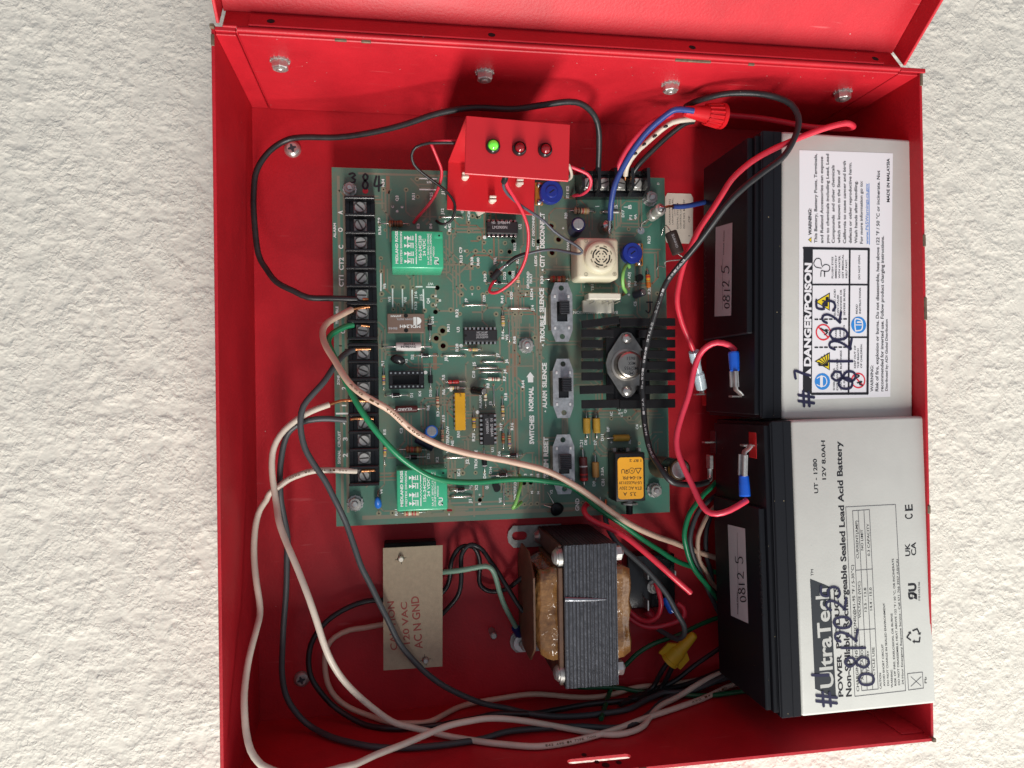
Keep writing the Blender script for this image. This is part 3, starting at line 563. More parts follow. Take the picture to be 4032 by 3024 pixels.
# ---- printing on the board
sk = MB(); SP = zpl(ZP + .05)
def sv(c, s, xb, y0, y1, h=30, b=.034, m=WHT):       # reads up the picture
    textp(sk, s, k(c, xb + 1, y0 + 2), k(c, xb + 1, y1 - 2), h * 1.08 / CROP[c][2], SP, m, b)
for c, s, xb, y0, y1, h in (
    ('A', 'ALARM', 130, 910, 735, 28), ('A', 'A', 210, 627, 583, 50), ('A', 'O', 210, 838, 790, 50), ('A', 'C', 218, 1042, 1000, 50), ('A', 'CT2', 222, 1300, 1150, 50), ('A', 'CT1', 222, 1500, 1365, 50),
    ('A', 'R34', 715, 290, 200, 30), ('A', 'Q3', 885, 465, 402, 32), ('A', 'R51', 1085, 450, 375, 32), ('A', 'R35', 1300, 450, 362, 32), ('A', 'C', 830, 548, 524, 25), ('A', 'B', 883, 600, 575, 25), ('A', 'E', 943, 550, 528, 25),
    ('A', 'R36', 675, 870, 770, 30), ('A', 'R9', 668, 730, 668, 30), ('A', 'E3', 1140, 797, 740, 30), ('A', 'E4', 1292, 797, 740, 30), ('A', 'J12', 1435, 630, 555, 32), ('A', 'J11', 1440, 390, 320, 32), ('A', 'ALM', 1470, 800, 705, 28),
    ('A', 'R42', 1520, 835, 735, 30), ('A', 'W6', 735, 1530, 1465, 34), ('A', 'R13', 1660, 1210, 1125, 32), ('A', 'C9', 1655, 1095, 1025, 32), ('A', '+C8', 1752, 705, 590, 28), ('A', 'R38', 1790, 1235, 1145, 30), ('A', 'R40', 1865, 1245, 1150, 30),
    ('A', 'TBL', 2070, 1235, 1145, 30), ('A', 'R39', 1950, 1440, 1345, 30), ('A', 'D23', 2185, 1415, 1325, 30), ('A', 'G', 1672, 612, 585, 28),
    ('C', 'TROUBLE', 158, 480, 265, 28), ('C', 'C', 240, 592, 555, 48), ('C', 'W5', 795, 215, 150, 32), ('C', 'W8', 985, 220, 155, 32), ('C', 'R33', 1110, 305, 210, 30), ('C', 'J16', 1110, 170, 85, 30), ('C', 'J15', 1175, 200, 120, 30), ('C', 'Q4', 1262, 232, 168, 32),
    ('C', 'E', 1350, 150, 128, 25), ('C', 'B', 1400, 205, 180, 25), ('C', 'C', 1350, 262, 238, 25), ('C', 'D16', 1312, 470, 388, 28), ('C', 'R31', 1505, 570, 485, 30), ('C', 'J9', 1720, 220, 170, 30), ('C', 'R32', 1610, 395, 300, 32), ('C', 'U3', 1625, 575, 515, 32),
    ('C', 'R28', 1610, 810, 718, 32), ('C', 'R14', 2165, 660, 570, 30), ('H', 'W2', 1332, 620, 520, 46), ('C', 'D2', 1070, 905, 850, 32), ('C', 'V3', 998, 955, 903, 30), ('C', 'R1', 712, 985, 930, 30), ('C', 'D1', 1062, 1365, 1318, 32), ('C', 'K4', 1160, 1350, 1290, 30),
    ('C', 'D10', 1290, 1355, 1275, 30), ('C', 'R4', 1262, 1520, 1465, 32), ('C', 'R3', 1380, 1595, 1535, 32), ('C', 'R5', 1448, 1155, 1095, 32), ('C', 'R6', 1450, 1330, 1270, 32), ('C', 'J8', 1478, 930, 880, 32), ('C', 'C10', 1812, 1130, 1048, 32),
    ('C', 'J5', 1818, 990, 940, 32), ('C', 'J4', 2190, 1080, 1030, 32), ('C', 'J6', 2210, 955, 905, 32), ('C', 'J7', 2105, 882, 830, 32), ('C', 'R7', 2185, 1165, 1108, 32), ('C', 'R8', 1985, 1250, 1195, 32), ('C', 'J3', 2015, 1465, 1415, 30), ('C', 'R18', 2200, 1400, 1315, 32),
    ('C', 'ALARM', 1895, 1500, 1345, 30), ('C', 'ZONE', 175, 1215, 1100, 28), ('C', '2', 255, 1272, 1238, 50), ('C', '1', 255, 1470, 1458, 50), ('C', 'R41', 2155, 225, 140, 30), ('C', 'D29', 1938, 205, 130, 30),
    ('E', '4', 255, 220, 175, 50), ('E', 'SIGNAL  CIRCUIT', 185, 695, 300, 30), ('E', '3', 270, 415, 375, 52), ('E', '2', 270, 612, 570, 52), ('E', 'R19', 1448, 185, 105, 32), ('E', 'WATERFLOW', 1498, 560, 240, 32), ('E', 'ZONE', 1555, 560, 415, 32), ('E', 'RN1', 1630, 375, 300, 34),
    ('E', 'R29', 1812, 420, 325, 34), ('E', 'D3', 1265, 632, 572, 32), ('E', 'K2', 1372, 675, 612, 32), ('E', 'J2', 1735, 700, 640, 34), ('E', 'SC1', 1632, 845, 765, 32), ('E', 'TROUBLE', 1840, 755, 530, 32), ('E', 'D4', 1945, 868, 812, 32), ('E', 'D14', 2015, 812, 732, 30),
    ('E', 'D5', 1780, 1000, 955, 32), ('E', 'SC2', 1845, 1010, 950, 32), ('E', 'Q2', 1972, 1000, 960, 32), ('E', 'J1', 1770, 1170, 1125, 32), ('E', 'R', 1885, 1190, 1160, 32), ('E', 'W1', 2135, 1165, 1110, 32), ('E', 'V4', 695, 1060, 1005, 32), ('E', 'R11', 875, 1320, 1245, 30),
    ('E', 'U1', 2040, 550, 500, 30), ('E', 'R17', 2145, 290, 205, 32), ('E', 'D6', 2120, 600, 545, 30), ('E', 'R15', 735, 340, 280, 30), ('E', 'C3', 935, 325, 265, 30),
    ('B', 'CITY  DISCONNECT', 320, 1015, 600, 28), ('B', 'R52', 97, 1065, 970, 30), ('B', 'U2', 160, 805, 745, 32), ('B', 'LED5', 350, 1250, 1130, 30), ('B', 'R30', 425, 1465, 1375, 32), ('B', 'GROUND', 255, 1525, 1320, 28), ('B', 'FAULT', 290, 1460, 1345, 28), ('B', 'LED4', 300, 1655, 1525, 30),
    ('B', 'SW4', 742, 1060, 965, 30), ('B', 'R20', 715, 675, 610, 30), ('B', 'E1', 735, 430, 370, 30), ('B', 'E2', 735, 345, 285, 30), ('B', 'B', 1325, 560, 512, 40), ('B', 'B', 1492, 560, 512, 40), ('B', 'D17', 1405, 660, 575, 32), ('B', 'F1', 1500, 690, 640, 32), ('B', '4A', 1555, 690, 625, 32),
    ('B', 'R23', 1720, 980, 890, 32), ('B', 'R22', 1722, 1590, 1500, 32), ('B', 'VR1 ADJ', 1480, 1510, 1330, 30), ('B', 'IN', 1555, 1490, 1440, 28), ('B', 'TB1', 1035, 1550, 1475, 30), ('B', 'D', 1828, 268, 245, 26), ('B', 'R24', 130, 1220, 1130, 30), ('B', 'D22', 75, 1400, 1310, 30), ('B', 'D20', 55, 1650, 1565, 30),
    ('D', 'R48', 95, 712, 630, 32), ('D', 'R44', 197, 1250, 1160, 32), ('D', 'J14', 312, 320, 250, 30), ('D', 'C5', 1553, 262, 208, 32), ('F', 'AC', 1265, 120, 65, 32), ('F', 'BF', 1225, 305, 250, 30), ('F', 'C4', 1575, 275, 220, 30), ('F', 'D8', 955, 465, 408, 32), ('F', 'D7', 1070, 465, 410, 32),
    ('F', 'R21', 905, 490, 410, 34), ('F', 'D11', 1155, 415, 340, 32), ('F', 'AC', 1485, 455, 405, 28), ('F', 'D9', 1055, 965, 905, 32), ('F', 'CB1', 1165, 965, 880, 34), ('F', '3.5A', 1155, 835, 735, 30), ('F', 'GND', 860, 1260, 1115, 46), ('F', 'V2', 538, 1065, 1010, 30), ('F', 'R16', 65, 285, 200, 32),
    ('F', 'WATERFLOW', 100, 1130, 870, 30), ('F', 'B C', 1358, 95, 30, 24), ('F', 'C E', 1388, 128, 70, 24), ('F', 'Q1', 1430, 80, 30, 28), ('J', '3', 1650, 95, 68, 44), ('J', '9', 1757, 95, 68, 44), ('J', '18', 1866, 125, 68, 40)):
    sv(c, s, xb, y0, y1, h)
for c, s, xb, y0, y1, h in (('B', 'CITY', 440, 1265, 1115, 52), ('B', 'DISCONNECT', 440, 1035, 610, 52), ('D', 'SILENCE', 432, 335, 45, 50), ('D', 'TROUBLE', 440, 700, 378, 50), ('D', 'ALARM', 468, 1495, 1288, 50), ('D', 'SILENCE', 465, 1245, 950, 50),
                            ('D', 'NORMAL', 305, 1530, 1240, 52), ('F', 'SWITCHES', 313, 455, 110, 52), ('F', 'SYSTEM', 485, 945, 640, 52), ('F', 'RESET', 483, 605, 370, 52)):
    sv(c, s, xb, y0, y1, h, .042)
textp(sk, 'BATTERY SUPERVISION', k('D', 1325, 322), k('D', 790, 322), 11, SP, WHT, .02)
textp(sk, 'W4', k('A', 1290, 222), k('A', 1228, 222), 11, SP, WHT, .02); textp(sk, 'W7', k('A', 1310, 1452), k('A', 1240, 1452), 11, SP, WHT, .02)
for c, x, y in (('A', 1690, 1070), ('E', 1870, 1072), ('B', 668, 795), ('D', 1465, 125), ('D', 1113, 30), ('F', 1605, 240), ('F', 1250, 435), ('B', 1112, 1505)):
    for dx, dy in ((14, 3), (3, 14)):
        a = [on(*k(c, x + sx * dx, y + sy * dy), zpl(ZP + .05 + dx * .002)) for sx, sy in ((-1, 1), (1, 1), (1, -1), (-1, -1))]; sk.quad(*a, WHT)
def bar(c, x0, y0, x1, y1, w=5):
    a, b = at(*k(c, x0, y0), ZP + .06), at(*k(c, x1, y1), ZP + .06); d = b - a; d /= np.linalg.norm(d); n = np.array([-d[1], d[0], 0]) * w / CROP[c][2] / 7.
    sk.quad(a + n, a - n, b - n, b + n, WHT)
for q in (('A', 675, 1340, 675, 1555, 8), ('C', 816, 50, 818, 275, 8), ('C', 935, 55, 938, 270, 8), ('C', 1053, 62, 1056, 300, 8), ('C', 1188, 55, 1194, 293, 8), ('A', 1095, 1502, 1180, 1502, 8), ('A', 1220, 1505, 1335, 1507, 8), ('A', 1140, 193, 1355, 197, 8), ('A', 1140, 325, 1355, 330, 8),
          ('D', 450, 280, 452, 488, 8), ('E', 130, 88, 280, 86, 10), ('B', 1058, 530, 1105, 530, 5), ('B', 1400, 538, 1450, 538, 5), ('F', 1115, 1095, 1120, 1130, 5), ('J', 300, 760, 303, 795, 9), ('B', 925, 1490, 925, 1515, 5), ('F', 900, 490, 900, 490.5, 1)):
    bar(*q)
def tri(c, pts):
    sk.add([at(*k(c, x, y), ZP + .06) for x, y in pts], [tuple(range(len(pts)))], WHT)
tri('B', ((402, 1300), (428, 1285), (428, 1315))); tri('D', ((408, 735), (430, 718), (430, 752))); tri('D', ((438, 1535), (460, 1520), (460, 1550)))
tri('D', ((270, 1058), (320, 1122), (305, 1122), (306, 1184), (242, 1184), (240, 1122), (222, 1122)))
for c, x, y, s in (('B', 360, 1035, 1), ('F', 290, 1045, 1), ('F', 367, 1040, -1), ('G', 1220, 1030, 1), ('G', 705, 1590, 1), ('G', 1635, 1600, 1)):
    tri(c, ((x, y - 14 * s), (x + 15, y + 12 * s), (x - 15, y + 12 * s))); bar(c, x - 15, y - 17 * s, x + 15, y - 17 * s, 5)
for c, x, y, r in (('A', 1930, 905, 1.05), ('C', 1215, 1065, 1.05), ('C', 1645, 742, 1.05), ('C', 1525, 1275, 1.0), ('E', 1845, 70, 1.05)): sk.disc(at(*k(c, x, y), ZP + .06), r, WHT, 14)
tag(sk.build('board_lettering', board), kind='stuff')
for ch, x, y, h_ in (('3', 285, 250, 120), ('8', 440, 318, 180), ('4', 590, 345, 175)):
    hm = MB(); hand(hm, ch, k('A', x, y), (100 / 3.07, 0), (0, -h_ / 3.07), SP, 1.15, INK); hm.build('handwritten_mark', board)
hm = MB(); hand(hm, 'J', k('D', 1660, 345), (95 / 3.07, 0), (0, -130 / 3.07), SP, .9, INK); hm.build('handwritten_mark', board)
MB().disc(at(*k('A', 488, 343), ZP + .1), 1.6, SRED, 14).build('red_dot_sticker', board)

# ---- screw terminals
SCRW = mat('terminal_screw_metal', (.60, .58, .54), .34, metal=.5, bump=.3, bscale=500, var=.3, vscale=250)
def terminal_block(screws, axis, zc, half, name, label, fins):
    """barrier strip: housing with divider fins, and a slotted screw on a clamp plate in every bay"""
    n = len(screws); c = [at(u, v, zc) for u, v in screws]; c0, c1 = c[0], c[-1]; pit = np.linalg.norm(c1 - c0) / (n - 1); d = (c1 - c0) / np.linalg.norm(c1 - c0)
    e = np.array([-d[1], d[0], 0]) if axis == 'y' else np.array([d[1], -d[0], 0]); hb = MB()
    R4 = Matrix(((e[0], d[0], 0, c0[0]), (e[1], d[1], 0, c0[1]), (0, 0, 1, 0), (0, 0, 0, 1)))
    if R4.to_3x3().determinant() < 0: R4 = Matrix(((-e[0], d[0], 0, c0[0]), (-e[1], d[1], 0, c0[1]), (0, 0, 1, 0), (0, 0, 0, 1)))
    y0, y1 = -pit / 2 - .4, (n - .5) * pit + .4
    hb.box((-half, y0, ZP + .02), (half, y1, ZP + 5.2), BLKS, .3, R4)
    hb.box((-half - .01, y0 + .2, ZP + .02), (-half + 2.4, y1 - .2, ZP + 6.4), BLKS, .2, R4); hb.box((half - 2.4, y0 + .2, ZP + .02), (half + .01, y1 - .2, ZP + 6.4), BLKS, .2, R4)
    for i in range(n + 1):
        y = -pit / 2 + i * pit + (.35 if i == 0 else -.35 if i == n else 0)
        if fins: hb.plate([(-half - .02, ZP + .02), (half + .02, ZP + .02), (half + .02, ZP + 7), (half - 3.5, ZP + 16), (-half + 1.0, ZP + 16), (-half - .02, ZP + 11)], [], -.9, .9, BLKS, R4 @ Matrix.Translation((0, y, 0)) @ Matrix(((1, 0, 0, 0), (0, 0, 1, 0), (0, 1, 0, 0), (0, 0, 0, 1))))
        else: hb.box((-half - .02, y - .75, ZP + .03), (half + .02, y + .75, zc + 4.2), BLKS, .3, R4)
    o = hb.build(name, board); o['label'] = label
    if not fins:
        for i in range(n + 1): pass
    for i, p in enumerate(c):
        m = MB(); q = Matrix.Translation((p[0], p[1], 0)); s = pit * .36
        m.box((-s, -s, zc - 2.0), (s, s, zc - 1.2), DULL, .2, q)
        for a in range(4): m.box((s * .45, -.25, zc - 1.2), (s * 1.25, .25, zc - .7), DULL, 0, q @ Matrix.Rotation(math.pi / 4 + a * math.pi / 2, 4, 'Z'))
        m.lathe((p[0], p[1], zc - 1.2), (p[0], p[1], zc + 1.0), [(0, s * .92), (.6, s * .92), (.9, s * .82), (1, s * .74)], SCRW if (i + n) % 3 else DULL, 20)
        sc = m.build('terminal_screw', o); t = rng.uniform(-1.3, 1.3); g = MB()
        g.box((-s * .74, -.42, zc + .55), (s * .74, .42, zc + 1.03), mat('screw_slot', (.07, .065, .06), .5, metal=.6), 0, q @ Matrix.Rotation(t, 4, 'Z')); g.build('slot', sc)
    return o
T1 = [(1417 + 1.5 * i, 816 + 69.4 * i) for i in range(8)]; T2 = [(1430 + .7 * i, 1390 + 68.9 * i) for i in range(8)]
terminal_block(T1, 'y', ZP + 8.2, 8.0, 'terminal_block', 'upper black screw terminal strip, eight bays', False)
terminal_block(T2, 'y', ZP + 8.2, 8.0, 'terminal_block', 'lower black screw terminal strip, eight bays', False)
terminal_block([(2312.5, 722), (2377, 722), (2441.5, 722), (2506, 722)], 'x', ZP + 7.5, 7.6, 'terminal_block', 'short power terminal strip with tall fins', True)

# ---- little helpers for through-hole parts; ends are picture points of the leads
def leads_part(name, a, b, zc, rb, frac, prof, label=None, lead=.32, bend=True, mats=None, segs=14):
    pa, pb = at(*a, ZP), at(*b, ZP); A = np.array([pa[0], pa[1], zc]); B = np.array([pb[0], pb[1], zc]); d = (B - A); L = np.linalg.norm(d); d /= L
    lb = max(.5, frac[0] * L); le = min(L - .5, frac[1] * L); m = MB()
    o = np.array([0, 0, ZP])
    m.tube([pa, np.array([pa[0], pa[1], zc - .5]) + d * .1, A + d * .6, A + d * (lb + .2)], lead, TIN, 6); m.tube([B - d * (L - le + .2), B - d * .6, np.array([pb[0], pb[1], zc - .5]) - d * .1, pb], lead, TIN, 6)
    m.lathe(A + d * lb, A + d * le, prof, prof[0][2], segs)
    m.disc(pa + np.array([0, 0, .07]), .9, GOLD, 10); m.disc(pb + np.array([0, 0, .07]), .9, GOLD, 10)
    p = m.build(name, board)
    if label: p['label'] = label
    return p
def rprof(body, bands, r):
    """carbon resistor: swollen ends and colour bands"""
    q = [(0, r * .55, body), (.05, r * .92, body), (.12, r, body)]; n = len(bands); x = .16; st = .70 / n
    for i, c in enumerate(bands):
        rr = r if i in (0, n - 1) else r * .9
        q += [(x, rr, BANDS[c]), (x + st * .5, rr, body)]; x += st
    q += [(.88, r, body), (.95, r * .92, body), (1, r * .55, body)]
    return q
def resistor(c, x0, y0, x1, y1, b0, b1, bands, r=1.15, body=TAN, z=1.5, label=None):
    a, b = k(c, x0, y0), k(c, x1, y1); leads_part('resistor', a, b, ZP + z, r, (b0, b1), rprof(body, bands, r), label)
resistor('A', 660, 748, 1010, 752, .30, .80, 'bkbb', 1.85, TANB, 2.2); resistor('C', 708, 990, 712, 1272, .36, .80, 'yrvg', .95)
resistor('C', 1355, 1250, 1362, 1520, .38, .88, 'brwb', 1.0); resistor('C', 1435, 1180, 1705, 1176, .18, .68, 'rkrr', 1.15, BANDS['r']); resistor('C', 1435, 1252, 1705, 1254, .24, .68, 'wykb', 1.1, BANDS['w'])
resistor('C', 1620, 788, 1892, 790, .38, .84, 'rbyg', 1.0, TAN); resistor('C', 2142, 300, 2152, 568, .30, .78, 'bkwy', 1.1); resistor('C', 1875, 1143, 2137, 1148, .34, .90, 'wrkb', 1.1, BANDS['w'])
resistor('C', 2140, 1365, 2150, 1640, .34, .84, 'bwyk', 1.0); resistor('E', 1795, 30, 1800, 300, .38, .86, 'yvng', 1.15, BANDS['g']); resistor('I', 1235, 600, 1240, 970, .22, .72, 'brgb', .95, TANB); resistor('I', 1340, 590, 1350, 970, .34, .88, 'brtv', .98)
resistor('E', 1415, 195, 1418, 430, .36, .96, 'bkrb', 1.0); resistor('H', 920, 1400, 935, 1790, .36, .70, 'ywb', 1.05, BANDS['w']); resistor('E', 725, 440, 722, 710, .15, .62, 'ovyg', .95); resistor('E', 885, 518, 1240, 522, .26, .80, 'brbg', 1.85, TANB, 2.2)
resistor('E', 880, 1285, 1225, 1272, .20, .76, 'rwrr', 1.75, TAN, 2.0); resistor('B', 738, 592, 1045, 600, .16, .76, 'bkrg', 1.95, TAN, 2.2); resistor('B', 432, 1418, 740, 1415, .22, .82, 'rbrb', 1.9, TANB, 2.2)
resistor('B', 112, 1260, 118, 1510, .42, .80, 'otow', 1.1); resistor('B', 1678, 1295, 1692, 1530, .26, .96, 'rygo', 1.4, BANDS['o'])
def plain(name, c, x0, y0, x1, y1, b0, b1, body, r, z=1.6, band=None, label=None, lead=.36, bp=.8):
    pr = [(0, r * .9, body), (.04, r, body)] + ([(bp, r * 1.01, band), (bp + .12, r, body)] if band else []) + [(.96, r, body), (1, r * .9, body)]
    leads_part(name, k(c, x0, y0), k(c, x1, y1), ZP + z, r, (b0, b1), pr, label, lead)
SIL = BANDS['s']
plain('diode', 'C', 1265, 405, 1266, 680, .25, .56, BLKS, 1.25, band=SIL, bp=.06); plain('diode', 'C', 1090, 862, 1360, 862, .24, .60, BLKS, 1.3, band=SIL, bp=.06); plain('diode', 'C', 1270, 985, 1276, 1262, .40, .76, BLKS, 1.35)
plain('diode', 'C', 730, 1346, 1008, 1338, .26, .62, BLKS, 1.35, band=SIL, bp=.04); plain('diode', 'I', 1205, 1080, 1580, 1068, .40, .76, BLKS, 1.3, band=SIL, bp=.82); plain('diode', 'I', 905, 965, 918, 1372, .42, .75, BLKS, 1.5, band=SIL, bp=.80)
plain('diode', 'I', 1012, 1428, 1400, 1412, .40, .78, BLKS, 1.4, band=SIL, bp=.8); plain('diode', 'E', 935, 615, 1225, 608, .28, .60, BLKS, 1.3, band=SIL, bp=.04); plain('diode', 'E', 1505, 1015, 1778, 1000, .28, .66, BLKS, 1.35, band=SIL, bp=.04); plain('diode', 'G', 958, 1398, 1325, 1404, .42, .66, BLKS, 1.1, band=SIL, bp=.1)
plain('diode', 'F', 935, 68, 942, 388, .22, .80, YELC, 2.15, 2.6, label='yellow rectifier diode'); plain('diode', 'F', 1052, 68, 1062, 390, .22, .78, YELC, 2.15, 2.6, label='yellow rectifier diode'); plain('diode', 'F', 1170, 382, 1480, 376, .30, .90, YELC, 2.0, 2.4, label='yellow rectifier diode')
plain('diode', 'F', 1040, 575, 1050, 905, .28, .84, mat('diode_ochre', (.36, .19, .05), .5), 2.05, 2.6); plain('diode', 'B', 1125, 605, 1362, 606, .12, .86, DULL, .9)
leads_part('resistor', k('F', 888, 508), k('F', 908, 960), ZP + 2.9, 2.4, (.22, .86), [(0, 2.1, MAROON), (.03, 2.4, MAROON), (.36, 2.42, SIL), (.41, 2.4, MAROON), (.68, 2.42, BANDS['r']), (.75, 2.4, MAROON), (.86, 2.42, BANDS['r']), (.97, 2.4, MAROON), (1, 2.1, MAROON)], 'large dark maroon resistor with red bands', .5)
o = leads_part('resistor', k('C', 690, 758), k('C', 1282, 756), ZP + 2.7, 2.4, (.28, .79), [(0, 2.2, GREYW), (.04, 2.45, GREYW), (.96, 2.45, GREYW), (1, 2.2, GREYW)], 'thick grey-white power resistor', .45)
t_ = MB(); pl = zpl(ZP + 5.16); textp(t_, '3W8634', k('C', 1100, 742), k('C', 915, 742), 9, pl, INK, .02); textp(t_, 'ITOSE', k('C', 1085, 712), k('C', 950, 712), 7, pl, INK, .03); t_.build('lettering', o)
o = leads_part('resistor', k('C', 775, 1512), k('C', 1215, 1500), ZP + 2.3, 1.95, (.17, .78), [(0, 1.6, MAROON), (.04, 1.95, MAROON), (.96, 1.95, MAROON), (1, 1.6, MAROON)], 'maroon axial resistor with white print', .42)
t_ = MB(); textp(t_, 'CLARO', k('C', 1050, 1492), k('C', 880, 1500), 9, zpl(ZP + 4.28), WHT, .03); t_.build('lettering', o)
def jumper(c, x0, y0, x1, y1, h=1.3, r=.42):
    a, b = at(*k(c, x0, y0), ZP), at(*k(c, x1, y1), ZP); up_ = np.array([0, 0, 1.])
    MB().tube(spline([a, a + (b - a) * .04 + up_ * h * .7, a + (b - a) * .2 + up_ * h, a + (b - a) * .5 + up_ * h * 1.15, a + (b - a) * .8 + up_ * h, a + (b - a) * .96 + up_ * h * .7, b], 1.), r, TIN, 8).disc(a + up_ * .07, 1., GOLD, 10).disc(b + up_ * .07, 1., GOLD, 10).build('jumper_wire', board)
for q in (('C', 1672, 256, 1945, 252), ('C', 1415, 862, 1690, 862), ('C', 1788, 858, 2060, 856), ('C', 1890, 938, 2162, 936), ('C', 1815, 1014, 2085, 1012), ('C', 1872, 1062, 2137, 1060), ('H', 1072, 1395, 1082, 1770), ('D', 0, 296, 270, 298), ('H', 1338, 275, 1350, 650), ('A', 1392, 668, 1657, 666), ('E', 1440, 622, 1715, 614), ('E', 1505, 1095, 1775, 1085), ('J', 1245, 235, 1255, 625)): jumper(*q)

# ---- chips
def dip(c, x0, y0, x1, y1, vertical, npin, h, label, txts, socket=True, notch='lo', name='integrated_circuit'):
    zt = ZP + h; a, b = at(*k(c, x0, y0), zt), at(*k(c, x1, y1), zt); lo = np.minimum(a, b); hi = np.maximum(a, b); m = MB(); z0 = ZP + .6
    long, sh = (1, 0) if vertical else (0, 1)
    if socket:
        s0, s1 = lo.copy(), hi.copy(); s0[sh] += .0; s1[sh] -= .0
        m.box((s0[0], s0[1], ZP + .3), (s1[0], s1[1], ZP + 2.6), BLKS, .2)
        z0 = ZP + 2.6
    i0, i1 = lo.copy(), hi.copy(); i0[sh] += 1.5; i1[sh] -= 1.5
    m.box((i0[0], i0[1], z0), (i1[0], i1[1], zt), CHIPB, .35)
    o = m.build(name, board); o['label'] = label; pn = MB(); n = npin // 2; L = hi[long] - lo[long]; g = L / n
    for side in (0, 1):
        for i in range(n):
            t = lo[long] + (i + .5) * g; s = (lo[sh] + .75) if side == 0 else (hi[sh] - .75); w = g * .27
            p0 = [0, 0, zt - 1.9]; p1 = [0, 0, zt - 1.3]; p0[long], p1[long] = t - w, t + w; p0[sh], p1[sh] = s - .75, s + .75
            pn.box(p0, p1, TIN, .12); p0 = list(p0); p0[2] = ZP + .3; p1 = list(p1); p1[2] = zt - 1.6; e = s - .72 if side == 0 else s + .48
            p0[sh], p1[sh] = e, e + .24; pn.box(p0, p1, TIN)
    pn.build('pin', o)
    nt_ = MB()
    cc = [(lo[0] + hi[0]) / 2, (lo[1] + hi[1]) / 2, zt + .03]
    if notch == 'lo': cc[long] = lo[long] + .9
    else: cc[long] = hi[long] - .9
    nt_.disc(cc, .75, HOLE, 12); nt_.build('index_mark', o)
    tx = MB()
    for s, p, q, hp in txts: textp(tx, s, k(c, *p), k(c, *q), hp / CROP[c][2], zpl(zt + .02), GREYINK, .012)
    if tx.v: tx.build('lettering', o)
    return o
dip('G', 962, 268, 1505, 580, False, 14, 6.2, 'socketed black 14-pin chip printed LM3900N, under the bracket', [('SM8644', (1150, 365), (1365, 360), 52), ('LM3900N', (1060, 445), (1315, 445), 52), ('NS', (1050, 365), (1110, 355), 48)])
dip('H', 560, 388, 1145, 682, False, 16, 6.0, 'black 16-pin driver chip printed ULN2004A', [('MC1416P', (785, 500), (972, 498), 36), ('ULN2004A', (775, 540), (980, 538), 36), ('(M) RG8709', (775, 584), (982, 582), 36)])
dip('I', 842, 350, 1140, 892, True, 14, 6.2, 'socketed black 14-pin chip printed LM3900N, below the yellow pack', [('SM8644', (1018, 530), (1030, 745), 50), ('LM3900N', (938, 440), (950, 695), 50), ('NS', (1018, 430), (1024, 490), 50)], notch='hi')
o = dip('I', 385, -10, 605, 637, True, 16, 5.2, 'yellow resistor network pack', [], False, 'hi', 'resistor_network')
a, b = at(*k('I', 400, -14), ZP + 5.25), at(*k('I', 590, 635), ZP + 5.25); m = MB(); m.box((a[0], a[1], ZP + .9), (b[0], b[1], ZP + 5.6), RNY, .25); yb = m.build('yellow_body', o)
tx = MB()
for s, x, y0, y1 in (('316B102', 470, 200, 40), ('8638', 500, 110, 40), ('BECKMAN', 540, 250, 40)): textp(tx, s, k('I', x - 22, y0 - 200), k('I', x - 22, y1 - 30), 7, zpl(ZP + 5.62), BROWNINK, .0)
tx.build('lettering', yb)
# the empty socket
zt = ZP + 4.2; a, b = at(*k('C', 770, 1045), zt), at(*k('C', 1200, 1260), zt); m = MB(); x0, x1, y0, y1 = min(a[0], b[0]), max(a[0], b[0]), min(a[1], b[1]), max(a[1], b[1])
m.box((x0, y0, ZP + .2), (x1, y0 + 2.6, zt), BLKS, .25); m.box((x0, y1 - 2.6, ZP + .2), (x1, y1, zt), BLKS, .25); m.box((x0, y0 + 2.4, ZP + .2), (x0 + 2.2, y1 - 2.4, zt - .3), BLKS, .2); m.box((x1 - 3, y0 + 2.4, ZP + .2), (x1, y1 - 2.4, zt - .3), BLKS, .2); m.box((x0 + 2, y0 + 2.4, ZP + .2), (x1 - 2.6, y1 - 2.4, ZP + 1.2), BLKM)
so = m.build('chip_socket', board); so['label'] = 'empty black 16-pin chip socket'; m = MB()
for i in range(8):
    for y in (y0 + 1.3, y1 - 1.3): x = x0 + (i + .5) * (x1 - x0) / 8; m.box((x - .45, y - .45, zt - .1), (x + .45, y + .45, zt + .03), TIN)
m.build('contact', so)

